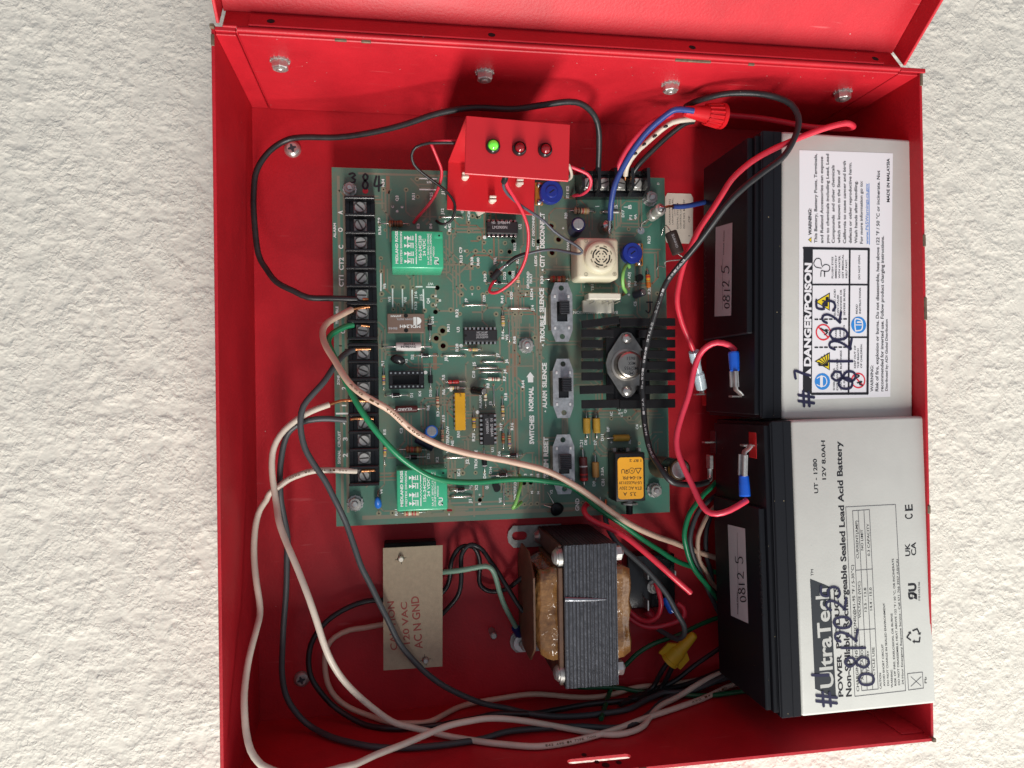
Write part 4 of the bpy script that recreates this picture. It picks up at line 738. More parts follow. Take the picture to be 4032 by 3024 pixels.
# ---- relays
def green_relay(corners, h, label, zt):
    q = [at(u, v, zt) for u, v in corners]; x0, x1 = min(p[0] for p in q), max(p[0] for p in q); y0, y1 = min(p[1] for p in q), max(p[1] for p in q)
    m = MB(); m.box((x0 - .6, y0, ZP + .4), (x1, y1, zt), GREENR, .9, seg=3); o = m.build('relay', board); o['label'] = label
    MB().box((x1 - 5, y1 - 4.4, zt - 1.2), (x1 - .3, y1 - .3, zt + .08), GREENR, .5, seg=2).build('corner_boss', o)
    MB().disc((x1 - 2.2, y1 - 2.6, zt + .1), .55, HOLE, 10).build('vent_hole', o)
    t = MB(); w = x1 - x0; l = y1 - y0; n = (0, 0, 1); Z = zt + .01
    def tv(s, fx, f0, f1, hh, b=.02): text3(t, s, (x0 + fx * w, y0 + f0 * l, Z), (x0 + fx * w, y0 + f1 * l, Z), hh, n, WHT, b)
    tv('MIDLAND ROSS', .105, .12, .97, 1.45, .03); tv('MIDTEX DIVISION', .185, .12, .95, 1.05); tv('156-24C2S0', .565, .22, .86, 1.5); tv('24 VDC', .645, .33, .78, 1.5); tv('5A AT 28VDC,120VAC', .715, .1, .92, .95); tv('1/10HP120VAC,240VAC', .765, .1, .92, .95); tv('MEXICO', .82, .32, .58, .9); tv('\u042fU', .90, .10, .30, 2.2, .03)
    def ln(a, b, ww=.32): t.ribbon([(x0 + a[0] * w, y0 + a[1] * l, Z + .06), (x0 + b[0] * w, y0 + b[1] * l, Z + .06)], ww, WHT)
    for i in range(4):
        y = .18 + i * .205
        for fx in (.255, .325):
            t.add([(x0 + (fx - .028) * w, y0 + (y - .045) * l, Z + .06), (x0 + (fx - .028) * w, y0 + (y + .045) * l, Z + .06), (x0 + (fx + .03) * w, y0 + y * l, Z + .06)], [(0, 1, 2)], WHT); ln((fx + .035, y - .05), (fx + .035, y + .05), .4)
        ln((.40, y - .05), (.40, y + .05), .5)
        if i % 2 == 0: ln((.29, y + .07), (.29, y + .16)); ln((.29, y + .07), (.41, y + .07)); ln((.29, y + .16), (.41, y + .16))
    ln((.46, .12), (.46, .30), .5); ln((.46, .70), (.46, .90), .5)
    cp = [(x0 + (.462 + .012 * math.sin(i * 1.3)) * w, y0 + (.32 + .36 * i / 24) * l, Z + .06) for i in range(25)]; t.ribbon(cp, .3, WHT)
    t.build('lettering', o); return o
green_relay(((1545, 905), (1747, 1058)), 25, 'green plastic relay with white print, below the red bracket', ZP + 24)
green_relay(((1565, 1849), (1763, 2007)), 25, 'green plastic relay with white print, by the lower board edge', ZP + 22)
zt = ZP + 6.8; a, b = at(*k('C', 750, 350), zt), at(*k('C', 1205, 582), zt); m = MB(); m.box((a[0], a[1], ZP + .3), (b[0], b[1], zt), BROWNR, .35); o = m.build('relay', board); o['label'] = 'flat brown signal relay printed upside down'
t = MB(); pl = zpl(zt + .01)
for s, x0_, x1_, y, hp, mm in (('MDL24H', 1152, 905, 488, 13, WHT), ('8646', 875, 765, 518, 10, GREYINK), ('COMM. INSTR.', 1068, 862, 408, 8, GREYINK), ('JAPAN', 922, 795, 374, 7, WHT)): textp(t, s, k('C', x0_, y), k('C', x1_, y), hp, pl, mm, .02)
ce = at(*k('C', 1112, 440), zt + .07); t.add([ce + np.array([1.6 * math.cos(a_), 2.1 * math.sin(a_), 0]) * (1.5, 1, 1) for a_ in np.linspace(-math.pi / 2, math.pi / 2, 12)], [tuple(range(12))], WHT)
for i in range(4): p = at(*k('C', 1100 - i * 9, 440), zt + .07); t.box(p - np.array([.16, 2.1, 0]), p + np.array([.16, 2.1, .01]), WHT)
t.build('lettering', o); m = MB()
for x, y in ((977, 377), (980, 555)): m.disc(at(*k('C', x, y), zt + .03), 1.2, HOLE, 12)
m.build('dimple', o)

# ---- slide switches
def slide_switch(corner0, corner1, holes_, knob, label, zt):
    a, b = at(*corner0, zt), at(*corner1, zt); x0, x1 = min(a[0], b[0]), max(a[0], b[0]); y0, y1 = min(a[1], b[1]), max(a[1], b[1]); cx = (x0 + x1) / 2; w = x1 - x0; l = y1 - y0
    hs = [circ(at(u, v, zt)[0], at(u, v, zt)[1], 1.55, 14) for u, v in holes_]; sl = (x0 + w * .27, x1 - w * .24, y0 + l * .34, y1 - l * .32)
    out = [(cx - w * .30, y0), (cx + w * .30, y0), (x1, y0 + l * .2), (x1, y1 - l * .2), (cx + w * .30, y1), (cx - w * .30, y1), (x0, y1 - l * .2), (x0, y0 + l * .2)]
    hs.append([(sl[0], sl[2]), (sl[1], sl[2]), (sl[1], sl[3]), (sl[0], sl[3])])
    m = MB(); m.plate(out, hs, zt - .8, zt, mat('switch_plate', (.42, .44, .46), .42, metal=.55, bump=.3, bscale=260, var=.4, vscale=300))
    o = m.build('slide_switch', board); o['label'] = label; by0, by1 = y0 + l * .2, y1 - l * .2
    MB().box((x0 + .2, by0 + .2, ZP + .4), (x1 - .4, by1 - .2, zt - 2.6), BLKM, .2).build('switch_body', o)
    m = MB(); m.box((x0 + .02, by0, ZP + 1.0), (x0 + .7, by1, zt - .5), mat('switch_side', (.30, .25, .19), .5, metal=.7, var=.4, vscale=200)); m.box((x1 - .7, by0, ZP + 1.0), (x1 - .02, by1, zt - .5), MATS['switch_side']); m.build('switch_frame', o)
    m = MB()
    for px_, py_ in ((x0 + w * .18, by0 + 1.1), (x1 - w * .18, by0 + 1.1), (x0 + w * .18, by1 - 1.1), (x1 - w * .18, by1 - 1.1)): m.box((px_ - .6, py_ - .75, zt), (px_ + .6, py_ + .75, zt + .4), mat('bright_tab', (.8, .8, .78), .35, metal=.4), .12)
    m.build('crimp_tab', o)
    ka, kb = at(*knob[0], zt + 5.5), at(*knob[1], zt + 5.5); kx0, kx1 = min(ka[0], kb[0]), max(ka[0], kb[0]); ky0, ky1 = min(ka[1], kb[1]), max(ka[1], kb[1])
    m = MB(); m.box((kx0, ky0, zt - 2.6), (kx1, ky1, zt + 5.0), BLKS, .2); n = 8
    for i in range(n): yy = ky0 + (i + .5) * (ky1 - ky0) / n; m.box((kx0, yy - (ky1 - ky0) / n * .28, zt + 4.9), (kx1, yy + (ky1 - ky0) / n * .28, zt + 5.6), mat('knob_black', (.02, .022, .028), .35), .1)
    m.build('slider_knob', o); MB().box((sl[0] - .5, sl[2] - .5, zt - 2.6), (sl[1] + .5, sl[3] + .5, zt - 1.2), BLKS).build('slider_bed', o)
slide_switch((2168, 1112), (2256, 1345), ((2210, 1134), (2214.5, 1325)), ((2207, 1183), (2244, 1236)), 'slide switch beside the words TROUBLE SILENCE', ZP + 9)
slide_switch((2176, 1413), (2260, 1645), ((2217, 1433), (2221, 1625)), ((2216, 1487), (2252, 1541)), 'slide switch beside the words ALARM SILENCE', ZP + 9)
slide_switch((2176, 1712), (2264, 1944), ((2216.5, 1732), (2223, 1925)), ((2207, 1790), (2252, 1848)), 'slide switch beside the words SYSTEM RESET', ZP + 9)

# ---- heat sink and its power transistor
zb = ZP + 8; m = MB(); a, b = at(2385, 1290, zb), at(2560, 1590, zb)
m.box((a[0], b[1], zb - 1.6), (b[0], a[1], zb), BLKM, .2); hsk = m.build('heat_sink', board); hsk['label'] = 'black finned heat sink under the metal power transistor'
fy = [1268, 1312, 1353, 1395, 1438, 1482, 1533, 1590]
for i, v in enumerate(fy):
    for side in (0, 1):
        if side == 0: u0, u1 = (2291 if i != 6 else 2284), (2440 if i in (0, 7) else 2418 if i in (1, 6) else 2376)
        else: u0, u1 = (2440 if i in (0, 7) else 2515 if i in (1, 6) else 2530), 2660
        zt = zb + (7 if side == 0 else 4.5) + rng.uniform(-.6, .6); p0, p1 = at(u0, v - 15, zt), at(u1, v + 16, zt); m = MB()
        ti = Matrix.Translation(((p0[0] + p1[0]) / 2, (p0[1] + p1[1]) / 2, 0)) @ Matrix.Rotation(math.radians((7 if i == 0 and side == 0 else rng.uniform(-1, 1))), 4, 'Z'); hx, hy = abs(p1[0] - p0[0]) / 2, abs(p1[1] - p0[1]) / 2
        m.box((-hx, -hy, zt - 1.4), (hx, hy, zt), BLKM, .2, ti)
        rx = hx - 1.2 if side == 0 else -hx
        m.box((rx, -hy, zb - 1.3), (rx + 1.2, hy, zt - .3), BLKM, .1, ti); m.build('fin', hsk)
zf = zb + .3
fl = [at(u, v, zf + 1.6) for u, v in ((2469, 1307), (2485, 1312), (2497, 1328), (2545, 1400), (2549, 1440), (2540, 1490), (2497, 1548), (2484, 1562), (2468, 1567), (2452, 1560), (2440, 1545), (2393, 1470), (2386, 1430), (2396, 1392), (2436, 1330), (2450, 1312))]
m = MB(); m.plate([(p[0], p[1]) for p in fl], [], zf, zf + 1.6, mat('transistor_flange', (.36, .34, .31), .36, metal=1, var=.3, vscale=200, bump=.2, bscale=400)); tn = m.build('power_transistor', board); tn['label'] = 'round metal power transistor bolted on the heat sink'
cb = at(2467, 1437, zf + 1.6); top = at(2470, 1436, zf + 9); cz = np.array([cb[0], cb[1], 0]); m = MB(); CANM = mat('nickel_can', (.47, .43, .38), .30, metal=1, bump=.06, bscale=300, var=.15, vscale=120)
m.lathe(cz + (0, 0, zf + 1.6), cz + (0, 0, zf + 9), [(0, 9.2), (.10, 9.2), (.14, 8.0), (.80, 7.7), (.93, 7.2), (1, 6.3)], CANM, 44); can = m.build('can', tn)
t = MB(); pl = zpl(zf + 9.0)
for s, x0_, x1_, y in (('8651', 1540, 1440, 875), ('MEX', 1540, 1455, 935), ('MJ2955', 1568, 1408, 995)): textp(t, s, k('D', x0_, y), k('D', x1_, y), 13, pl, INK, .006)
ct_ = at(*k('D', 1495, 1075), zf + 9.08); t.disc(ct_, 1.65, INK, 22, r_in=1.4); textp(t, 'M', k('D', 1512, 1062), k('D', 1478, 1062), 9, pl, INK, .01); t.build('lettering', can)
for u, v in ((2469, 1333), (2470, 1540)):
    p = at(u, v, zf + 3); m = MB(); m.lathe((p[0], p[1], zf + 1.6), (p[0], p[1], zf + 4.2), [(0, 3.0), (.35, 3.0), (.7, 2.4), (1, 1.2)], STEEL, 20); m.box((p[0] - 2, p[1] - .3, zf + 3.9), (p[0] + 2, p[1] + .3, zf + 4.25), DULL); m.build('screw', tn)

# ---- sounder
zt = ZP + 20; a, b = at(2276, 930, zt), at(2443, 1098, zt); x0, x1, y0, y1 = a[0], b[0], b[1], a[1]
m = MB(); m.box((x0, y0, ZP + .5), (x1, y1, zt - 2.2), CREAM, 2.2, seg=3); bz = m.build('sounder', board); bz['label'] = 'cream plastic sounder with a round slotted grille'
cc = at(2367, 1011, zt + 1.0); m = MB(); m.lathe((cc[0], cc[1], zt - 2.3), (cc[0], cc[1], zt + 1.4), [(0, 9.3), (.45, 9.2), (.8, 8.6), (.95, 7.6), (1, 6.9)], CREAM, 40); dm = m.build('grille', bz)
m = MB(); zc = zt + 1.45
for r0, r1, segs, gap in ((5.7, 6.4, 8, .22), (4.4, 5.2, 4, .20), (2.9, 3.6, 4, .30)):
    for i in range(segs):
        ts = np.linspace(2 * math.pi * i / segs + gap, 2 * math.pi * (i + 1) / segs - gap, 8) + (.4 if segs == 4 and r0 > 4 else 0)
        o_ = [(cc[0] + r1 * math.cos(t_), cc[1] + r1 * math.sin(t_), zc) for t_ in ts]; i_ = [(cc[0] + r0 * math.cos(t_), cc[1] + r0 * math.sin(t_), zc) for t_ in ts]
        m.add(o_ + i_, [(j, j + 1, 8 + j + 1, 8 + j) for j in range(7)], HOLE if r0 < 5 else mat('grille_groove', (.22, .20, .13), .6))
for i in range(6): m.disc((cc[0] + 1.75 * math.cos(i * math.pi / 3), cc[1] + 1.75 * math.sin(i * math.pi / 3), zc), .42, HOLE, 10)
m.build('sound_slot', dm); t = MB()
for x, y, s in ((945, 1352, '-'), (1290, 1348, '+'), (943, 945, '-')):
    p = at(*k('B', x, y), zt - 2.15); t.disc(p, 1.15, mat('moulded_line', (.30, .27, .18), .5), 16, r_in=.85); t.box(p - (.15, .65, 0), p + (.15, .65, .02), MATS['moulded_line'])
    if s == '+': t.box(p - (.65, .15, 0), p + (.65, .15, .03), MATS['moulded_line'])
t.build('polarity_mark', bz)

# ---- trimmers
def trimmer(u, v, r, dirx, label, z=7.5):
    p = at(u, v, ZP + z); m = MB(); m.lathe((p[0], p[1], ZP + 2.2), (p[0], p[1], ZP + z), [(0, r * .96), (.5, r), (.86, r), (1, r * .93)], LBLUE, 32); m.lathe((p[0], p[1], ZP + z - .02), (p[0], p[1], ZP + z + .6), [(0, r * .55), (.7, r * .52), (1, r * .46)], LBLUE, 26)
    o = m.build('trimmer', board); o['label'] = label
    MB().box((-1.7, -.33, 0), (1.7, .33, .12), HOLE, 0, Matrix.Translation((p[0], p[1], ZP + z + .55)) @ Matrix.Rotation(math.radians(36), 4, 'Z')).build('slot', o)
    m = MB(); q = np.array([p[0] + dirx * r * .95, p[1], 0]); m.box((q[0] - 2.3, q[1] - 6.6, ZP + 1.0), (q[0] + 2.3, q[1] + 6.6, ZP + 2.2), AMBER, .3); m.build('amber_base', o)
    m = MB()
    for s in (-1, 1): m.lathe((q[0], q[1] + s * 5.0, ZP + 2.1), (q[0], q[1] + s * 5.0, ZP + 3.2), [(0, 1.7), (.6, 1.4), (1, .6)], SOLD, 14)
    m.build('solder_joint', o)
trimmer(2172.5, 754, 6.7, -1, 'blue round trimmer under the red bracket'); trimmer(2491.5, 995, 6.1, 1, 'blue round trimmer beside the cream sounder')

# ---- white plug connector
zt = ZP + 8; m = MB(); a, b = at(2303, 1178, zt), at(2428, 1228, zt); m.box((a[0], b[1], ZP + .3), (b[0], a[1], ZP + 3.4), IVORY, .4); a2, b2 = at(2318, 1153, zt + 3), at(2445, 1177, zt + 3); m.box((a2[0], b2[1] - .3, ZP + .3), (b2[0], a2[1], zt + 3), IVORY, .5)
cn = m.build('pin_header', board); cn['label'] = 'white plastic pin header beside the words BATTERY SUPERVISION'; m = MB()
for x in (985, 1140, 1215, 1295):
    p = at(*k('D', x, 235), ZP + 3.4); m.tube([p, p + np.array([1.2, .8, 6.5])], .42, TIN, 6)
m.build('pin', cn)

# ---- capacitors
def cap_up(base, top, h, r, sleeve, label, topm=None, lean=True, mark=None):
    p0 = at(*base, ZP + .3); p1 = at(*top, ZP + h); m = MB(); TOPM = topm or mat('cap_top', (.55, .55, .53), .38, metal=.9)
    m.lathe(p0, p1, [(0, r * .96, sleeve), (.04, r, sleeve), (.90, r, sleeve), (.96, r * .97, sleeve), (1, r * .86, sleeve)], sleeve, 28); o = m.build('capacitor', board); o['label'] = label
    d = (p1 - p0) / np.linalg.norm(p1 - p0); t = MB(); t.lathe(p1 + d * .01, p1 + d * .12, [(0, r * .74), (1, r * .70)], TOPM, 26); c_ = t.build('metal_top', o)
    e = np.cross(d, (0, 1, 0)); e /= np.linalg.norm(e); f_ = np.cross(d, e); g = MB()
    for vv in (e, f_): a_ = p1 + d * .15; g.add([a_ + vv * r * .66 + np.cross(d, vv) * .09, a_ - vv * r * .66 + np.cross(d, vv) * .09, a_ - vv * r * .66 - np.cross(d, vv) * .09, a_ + vv * r * .66 - np.cross(d, vv) * .09], [(0, 1, 2, 3)], DULL)
    g.build('score_line', c_); return o, p0, p1, d
cap_up((1694, 1706), (1700, 1698), 11, 3.55, CBLUE, 'small bright blue capacitor by the tan wire')
cap_up((2262, 908), (2278, 882), 15, 4.15, mat('cap_navy', (.012, .012, .06), .3), 'dark navy capacitor above the cream sounder')
co_, p0, p1, d_ = cap_up((2592, 1838), (2678, 1850), 31, 6.3, mat('cap_brown', (.11, .065, .035), .42, var=.4, vscale=60), 'large brown and black capacitor at the board edge')
m = MB(); m.lathe(p0 + (p1 - p0) * .60, p1 - d_ * .1, [(0, 6.36), (.86, 6.38), (1, 6.1)], BLKS, 30, cap1=False); m.build('black_band', co_)
t = MB(); q = p0 + (p1 - p0) * .80; e = np.array([-.3, .0, .95]); e -= d_ * e.dot(d_); e /= np.linalg.norm(e); text3(t, '105C', q + e * 6.2 + np.array([0, 1, 0]) * 2.2, q + e * 6.2 - np.array([0, 1, 0]) * 3.2, 2.4, e, WHT, .02, .3); t.build('lettering', co_)
cap_up((1863, 1537), (1906, 1542), 7.5, 2.3, BLKS, 'small black leaning capacitor'); cap_up((2500, 1162), (2534, 1149), 7, 2.3, mat('cap_slate', (.03, .03, .045), .35), 'small slate capacitor near the white header')
m = MB(); m.lathe(at(1640, 1722, ZP + 3), at(1708, 1760, ZP + 3.4), [(0, 2.6), (.04, 3.0), (.96, 3.0), (1, 2.6)], mat('cap_indigo', (.014, .012, .04), .35, var=.4, vscale=150), 22); o = m.build('capacitor', board); o['label'] = 'dark capacitor lying under the tan wire'
def drop(c, x, y, rx, ry, m_, ang, label, legs):
    p = at(*k(c, x, y), ZP + 4); bm = bmesh.new(); bmesh.ops.create_uvsphere(bm, u_segments=20, v_segments=12, radius=1)
    for v in bm.verts: v.co = Vector((v.co.x * rx * (1 - .18 * v.co.y), v.co.y * ry, v.co.z * 2.1))
    m = MB(); m.bm(bm, m_, True, Matrix.Translation(p) @ Matrix.Rotation(math.radians(ang), 4, 'Z') @ Matrix.Rotation(.5, 4, 'X'))
    for lx, ly in legs: q = at(*k(c, lx, ly), ZP); m.tube([q, (q + p) / 2 + (0, 0, .6), p], .3, TIN, 6)
    o = m.build('varistor', board); o['label'] = label
drop('C', 882, 905, 4.2, 2.9, BLKS, -15, 'glossy black disc varistor', ((785, 915), (940, 970))); drop('E', 640, 1165, 2.0, 3.9, CBLUE, 4, 'glossy blue disc varistor', ((640, 1025), (650, 1290)))
drop('F', 590, 1240, 4.0, 4.6, BLKM, 35, 'black disc varistor over the board edge', ((480, 1040), (435, 1195)))
def to92(u, v, r, ang, label):
    p = at(u, v, ZP + 6); m = MB(); ts = np.linspace(math.radians(-130), math.radians(130), 16); out = [(r * math.cos(t_), r * math.sin(t_)) for t_ in ts]
    m.plate(out, [], ZP + 1.5, ZP + 6, BLKM, Matrix.Translation((p[0], p[1], 0)) @ Matrix.Rotation(math.radians(ang), 4, 'Z'))
    for i in (-1, 0, 1): m.tube([(p[0] - .5, p[1] + i * 1.2, ZP), (p[0] - .3, p[1] + i * 1.2, ZP + 2)], .25, TIN, 5)
    o = m.build('transistor', board); o['label'] = label
to92(1955, 1921, 2.4, 20, 'small half-round black transistor by the green jumper'); to92(2521, 1092, 2.0, 0, 'small half-round black transistor near the trimmer')

# ---- circuit breaker with its orange label
zt = ZP + 15; a, b = at(2432, 1784, zt), at(2542, 1972, zt); m = MB(); m.box((a[0] - 1.5, b[1], ZP + .4), (b[0], a[1], zt), BLK, .6, seg=2); cb_ = m.build('circuit_breaker', board); cb_['label'] = 'black circuit breaker with an orange rating label'
a, b = at(2431, 1802, zt), at(2534, 1963, zt); r_ = 2.0; x0, x1, y0, y1 = a[0], b[0], b[1], a[1]
out = [(x + r_ * math.cos(t_), y + r_ * math.sin(t_)) for x, y, t0 in ((x1 - r_, y1 - r_, 0), (x0 + r_, y1 - r_, 90), (x0 + r_, y0 + r_, 180), (x1 - r_, y0 + r_, 270)) for t_ in np.radians(np.linspace(t0, t0 + 90, 6))]
lb_ = MB().plate(out, [], zt + .02, zt + .2, ORG).build('rating_label', cb_); t = MB(); pl = zpl(zt + .2)
for s, x0_, x1_, y, hp in (('I 87 2', 1612, 1468, 642, 10), ('41-04-PR', 1618, 1385, 845, 13), ('US-Pat3559139', 1618, 1345, 908, 11), ('ETA AC 250V', 1615, 1345, 972, 12), ('3,5  A', 1550, 1395, 1040, 14), ('\u042fU', 1462, 1372, 760, 17)): textp(t, s, k('F', x0_, y), k('F', x1_, y), hp, pl, BROWNINK, .012)
p = at(*k('F', 1500, 778), zt + .26); t.disc(p, 1.7, BROWNINK, 20, r_in=1.4); textp(t, 'SA', k('F', 1515, 768), k('F', 1485, 768), 7, pl, BROWNINK, .01)
tp = [at(*k('F', x, y), zt + .26) for x, y in ((1612, 750), (1540, 750), (1576, 812))]
for i in range(3): t.ribbon([tp[i], tp[(i + 1) % 3]], .4, BROWNINK)
t.build('lettering', lb_); p = at(2478, 1990, ZP + 7); m = MB(); m.lathe(p + (0, 4, 0), p + (0, 1.2, 0), [(0, 3.0), (1, 3.0)], DULL, 20); m.lathe(p + (0, 1.6, 0), p + (0, .6, 0), [(0, 5.0), (1, 5.0)], DULL, 6, smooth=False); m.lathe(p + (0, 1, 0), p + (0, -5, 0), [(0, 2.0), (1, 1.9)], BLKM, 16); m.build('reset_button', cb_)
m = MB()
for x in (1290, 1375, 1450, 1590): q = at(*k('F', x, 535), ZP + 5); m.box(q - (.9, 2, 4), q + (.9, 1.5, .3), DULL if x != 1375 else BLKS, .1)
m.build('solder_tag', cb_)

# ---- loose-hanging parts at the right edge
p0, p1 = at(2640, 912, ZP + 9), at(2671, 1000, ZP + 9); m = MB(); m.lathe(p0, p1, [(0, 2.9), (.05, 3.6), (.95, 3.6), (1, 3.0)], mat('wirewound_brown', (.045, .03, .024), .6, var=.4, vscale=200), 24); wr = m.build('power_resistor', board); wr['label'] = 'dark brown wirewound resistor hanging over the board edge'
t = MB(); text3(t, 'OHMITE', p0 + (p1 - p0) * .75 + np.array([-.2, 0, 3.62]), p0 + (p1 - p0) * .15 + np.array([-.2, 0, 3.62]), 1.5, (0, 0, 1), GREYINK, .01); t.build('lettering', wr)
m = MB(); m.tube(spline([p0, p0 + (-1, 1.6, .5), at(2618, 888, ZP + 6), at(2605, 925, ZP + 1)], 1.), .35, TIN, 7); m.tube(spline([p1, at(2690, 1020, ZP + 8), at(2622, 1030, ZP + 8), at(2620, 1052, ZP + 5), at(2594, 1047, ZP + 2), at(2586, 1062, ZP)], 1.), .32, DULL, 7); m.build('lead', wr)
p0, p1 = at(2566, 850, ZP + 3), at(2604, 822, ZP + 15); m = MB(); m.lathe(p0, p1, [(0, 3.4), (.35, 3.5), (.40, 2.9), (.7, 2.9), (.74, 3.5), (.95, 3.3), (1, 2.4)], mat('tinned_cap', (.62, .60, .54), .35, metal=.6, bump=.5, bscale=400), 20); m.lathe(p1 - (.4, 0, .4), p1 + (1.4, .4, 1.0), [(0, 2.4), (.5, 1.9), (1, .8)], SOLD, 12); fu = m.build('fuse_end', board); fu['label'] = 'soldered metal end cap with a wire joined to it'
MB().tube(spline([p0, at(2545, 868, ZP + 6), at(2528, 880, ZP + 4), at(2524, 908, ZP)], 1.), .36, DULL, 7).disc(at(2524, 908, ZP + .1), 2.2, SOLD, 14).build('lead', fu)
p = at(2386, 892, ZP + 3); m = MB(); m.lathe((p[0], p[1], ZP), (p[0] + .5, p[1] + .3, ZP + 8), [(0, 4.4), (.2, 4.1), (.5, 3.9), (.8, 3.0), (1, 1.2)], SOLD, 20); q0, q1_ = at(2402, 862, 31), at(2398, 918, 28.5); m.tube(spline([q0, (q0 + q1_) / 2 + (0, 0, .4), q1_], 1.), 1.15, SOLD, 10); fu = m.build('solder_lug', board); fu['label'] = 'solder lug where the blue wire is joined'

# ---- board standoffs and nuts
for u, v, dl in ((1376, 740, 1), (1398, 1985, 0), (2076, 1360, 0), (2566, 778, 0), (2583, 1933, 0)):
    p = at(u, v, ZP + 4); p[2] = ZP; nut(p, (0, 0, 1), 4.2 if dl == 0 else 3.6, 5.0, 'board_nut', board, teeth=True)
    MB().lathe((p[0], p[1], .02), (p[0], p[1], ZP - 1.62), [(0, 3), (1, 3)], DULL, 6, smooth=False).build('standoff', board)

# ================================================================== LED bracket
br = thing('led_bracket', 'red folded metal bracket carrying three LEDs above the circuit board', 'bracket')
BM = Matrix.Translation((109.6, 315.2, 0)) @ Matrix.Rotation(math.radians(-2.4), 4, 'Z')
MB().box((0, -27.6, 25.4), (49.6, 0, 26.4), REDL, .2, BM).build('base_plate', br)
wl = MB(); wl.add([(0, -1, 26.3), (49.6, -1, 26.3), (53.2, -1, 94.2), (3.4, -1, 94.2), (0, 0, 26.3), (49.6, 0, 26.3), (53.2, 0, 94.2), (3.4, 0, 94.2)], [(0, 1, 2, 3), (7, 6, 5, 4), (0, 3, 7, 4), (1, 5, 6, 2)], REDL, False, BM); wl.build('web', br)
MB().box((3.4, -27.4, 94.1), (53.3, 0, 95.2), REDL, .3, BM).build('front_plate', br)
GLED = mat('led_green', (.14, .70, .05), .12, emit=.42, coat=.6); RLED = mat('led_red', (.22, .006, .010), .10, coat=.5)
for u, v, m_, lab in ((1942, 574, GLED, 'lit green LED'), (2046, 583, RLED, 'unlit red LED'), (2147.6, 589, RLED, 'unlit red LED')):
    p = at(u, v, 96.5); c = np.array([p[0], p[1], 0]); m = MB()
    m.lathe(c + (0, 0, 95.1), c + (0, 0, 97.6), [(0, 3.5), (.5, 3.45), (.85, 3.1), (1, 2.7)], BLKS, 26, cap1=False); m.lathe(c + (0, 0, 97.6), c + (0, 0, 95.6), [(0, 2.7), (1, 2.4)], BLKS, 26, cap0=False); m.lathe(c + (0, 0, 86), c + (0, 0, 94.2), [(0, 2.6), (1, 2.6)], BLKS, 16)
    o = m.build('led', br); o['label'] = lab
    MB().lathe(c + (0, 0, 95.5), c + (0, 0, 99.6), [(0, 2.45), (.45, 2.4), (.7, 2.05), (.88, 1.4), (.97, .6), (1, .05)], m_, 24).build('lens', o)
for u, v in ((1833, 690), (1941, 782), (2048, 715)):
    p = at(u, v, 31); m = MB(); m.lathe((p[0], p[1], ZP), (p[0], p[1], 30), [(0, 2.2), (.3, 2.2), (.32, 2.0), (1, 1.9)], IVORY, 14); m.box((p[0] - 1.9, p[1] + .3, 29.6), (p[0] + 1.9, p[1] + 1.6, 32), IVORY, .3); m.box((p[0] - 1.9, p[1] - 1.6, 29.6), (p[0] + 1.9, p[1] - .3, 32), IVORY, .3); m.build('nylon_standoff', br)
p = at(1897, 836, 22); MB().add([p + (-4, .6, 0), p + (4.2, 1.2, 0), p + (-2.2, -2.4, 0), p + (-4, .6, 3), p + (4.2, 1.2, 3), p + (-2.2, -2.4, 3)], [(3, 4, 5), (0, 2, 1), (0, 1, 4, 3), (1, 2, 5, 4), (2, 0, 3, 5)], IVORY).build('nylon_clip', br)

# ================================================================== batteries
def battery(org, rot, term_end, name, label, zf):
    """case with its lid towards the top of the box; local axes: x from lid to base, y along, z out of the wall"""
    B = Matrix.Translation(org) @ rot; L, Hh, Th = 151., 93.5, 65.
    bt = thing(name, label, 'battery'); m = MB(); m.box((16.2, 0, 0), (Hh - 1, L, Th), BATT, 1.6, B, 3); m.build('case', bt)
    m = MB(); m.box((5.2, .15, .15), (16.2, L - .15, Th - .1), LID, .5, B, 1); m.box((2.4, 2.2, 2), (5.4, L - 2.2, Th - 2.6), LID, .4, B)
    e0, e1 = (2.6, 106) if term_end == 'hi' else (45, L - 2.6)
    m.box((-.6, e0, 4.5), (2.6, e1, Th - 5.2), LID, .5, B); ld = m.build('lid', bt)
    m = MB(); m.box((4.0, 1.2, Th - .05), (4.6, L - 1.2, Th + .25), LID, .1, B); m.box((11.5, .6, Th - .15), (12.0, L - .6, Th + .12), LID, .05, B); m.build('lid_rib', ld)
    return bt, B, ld
b1, B1, lid1 = battery((261.2, 169.3, 15.2), Matrix.Rotation(math.radians(-1.1), 4, 'Z') @ Matrix.Rotation(math.radians(.3), 4, 'Y'), 'lo', 'battery', 'grey lead-acid battery with the white danger label', 80)
b2, B2, lid2 = battery((264.6, 16.0, 24.6), Matrix.Rotation(math.radians(.45), 4, 'Z') @ Matrix.Rotation(math.radians(-1.35), 4, 'X'), 'hi', 'battery', 'grey lead-acid battery with the big dark wordmark, nearest the latch wall', 88)
def fplane(B): o = B @ Vector((50, 75, 65)); n = (B.to_3x3() @ Vector((0, 0, 1))); return (np.array(o), np.array(n))
def tplane(B, x): o = B @ Vector((x, 75, 30)); n = (B.to_3x3() @ Vector((-1, 0, 0))); return (np.array(o), np.array(n))
F1, F2 = fplane(B1), fplane(B2)
def q1(x, y): return (2600 + x / 2.011, 400 + y / 2.011)
def q2(x, y): return (2600 + x / 2.011, 1000 + y / 2.011)
def q3(x, y): return (2600 + x / 2.011, 1600 + y / 2.011)
def q4(x, y): return (2600 + x / 2.011, 2200 + y / 2.011)
def flat(mb, pts, pl, m, lift=.05): mb.add([on(*p, pl) + np.array(pl[1]) * lift for p in pts], [tuple(range(len(pts)))], m)
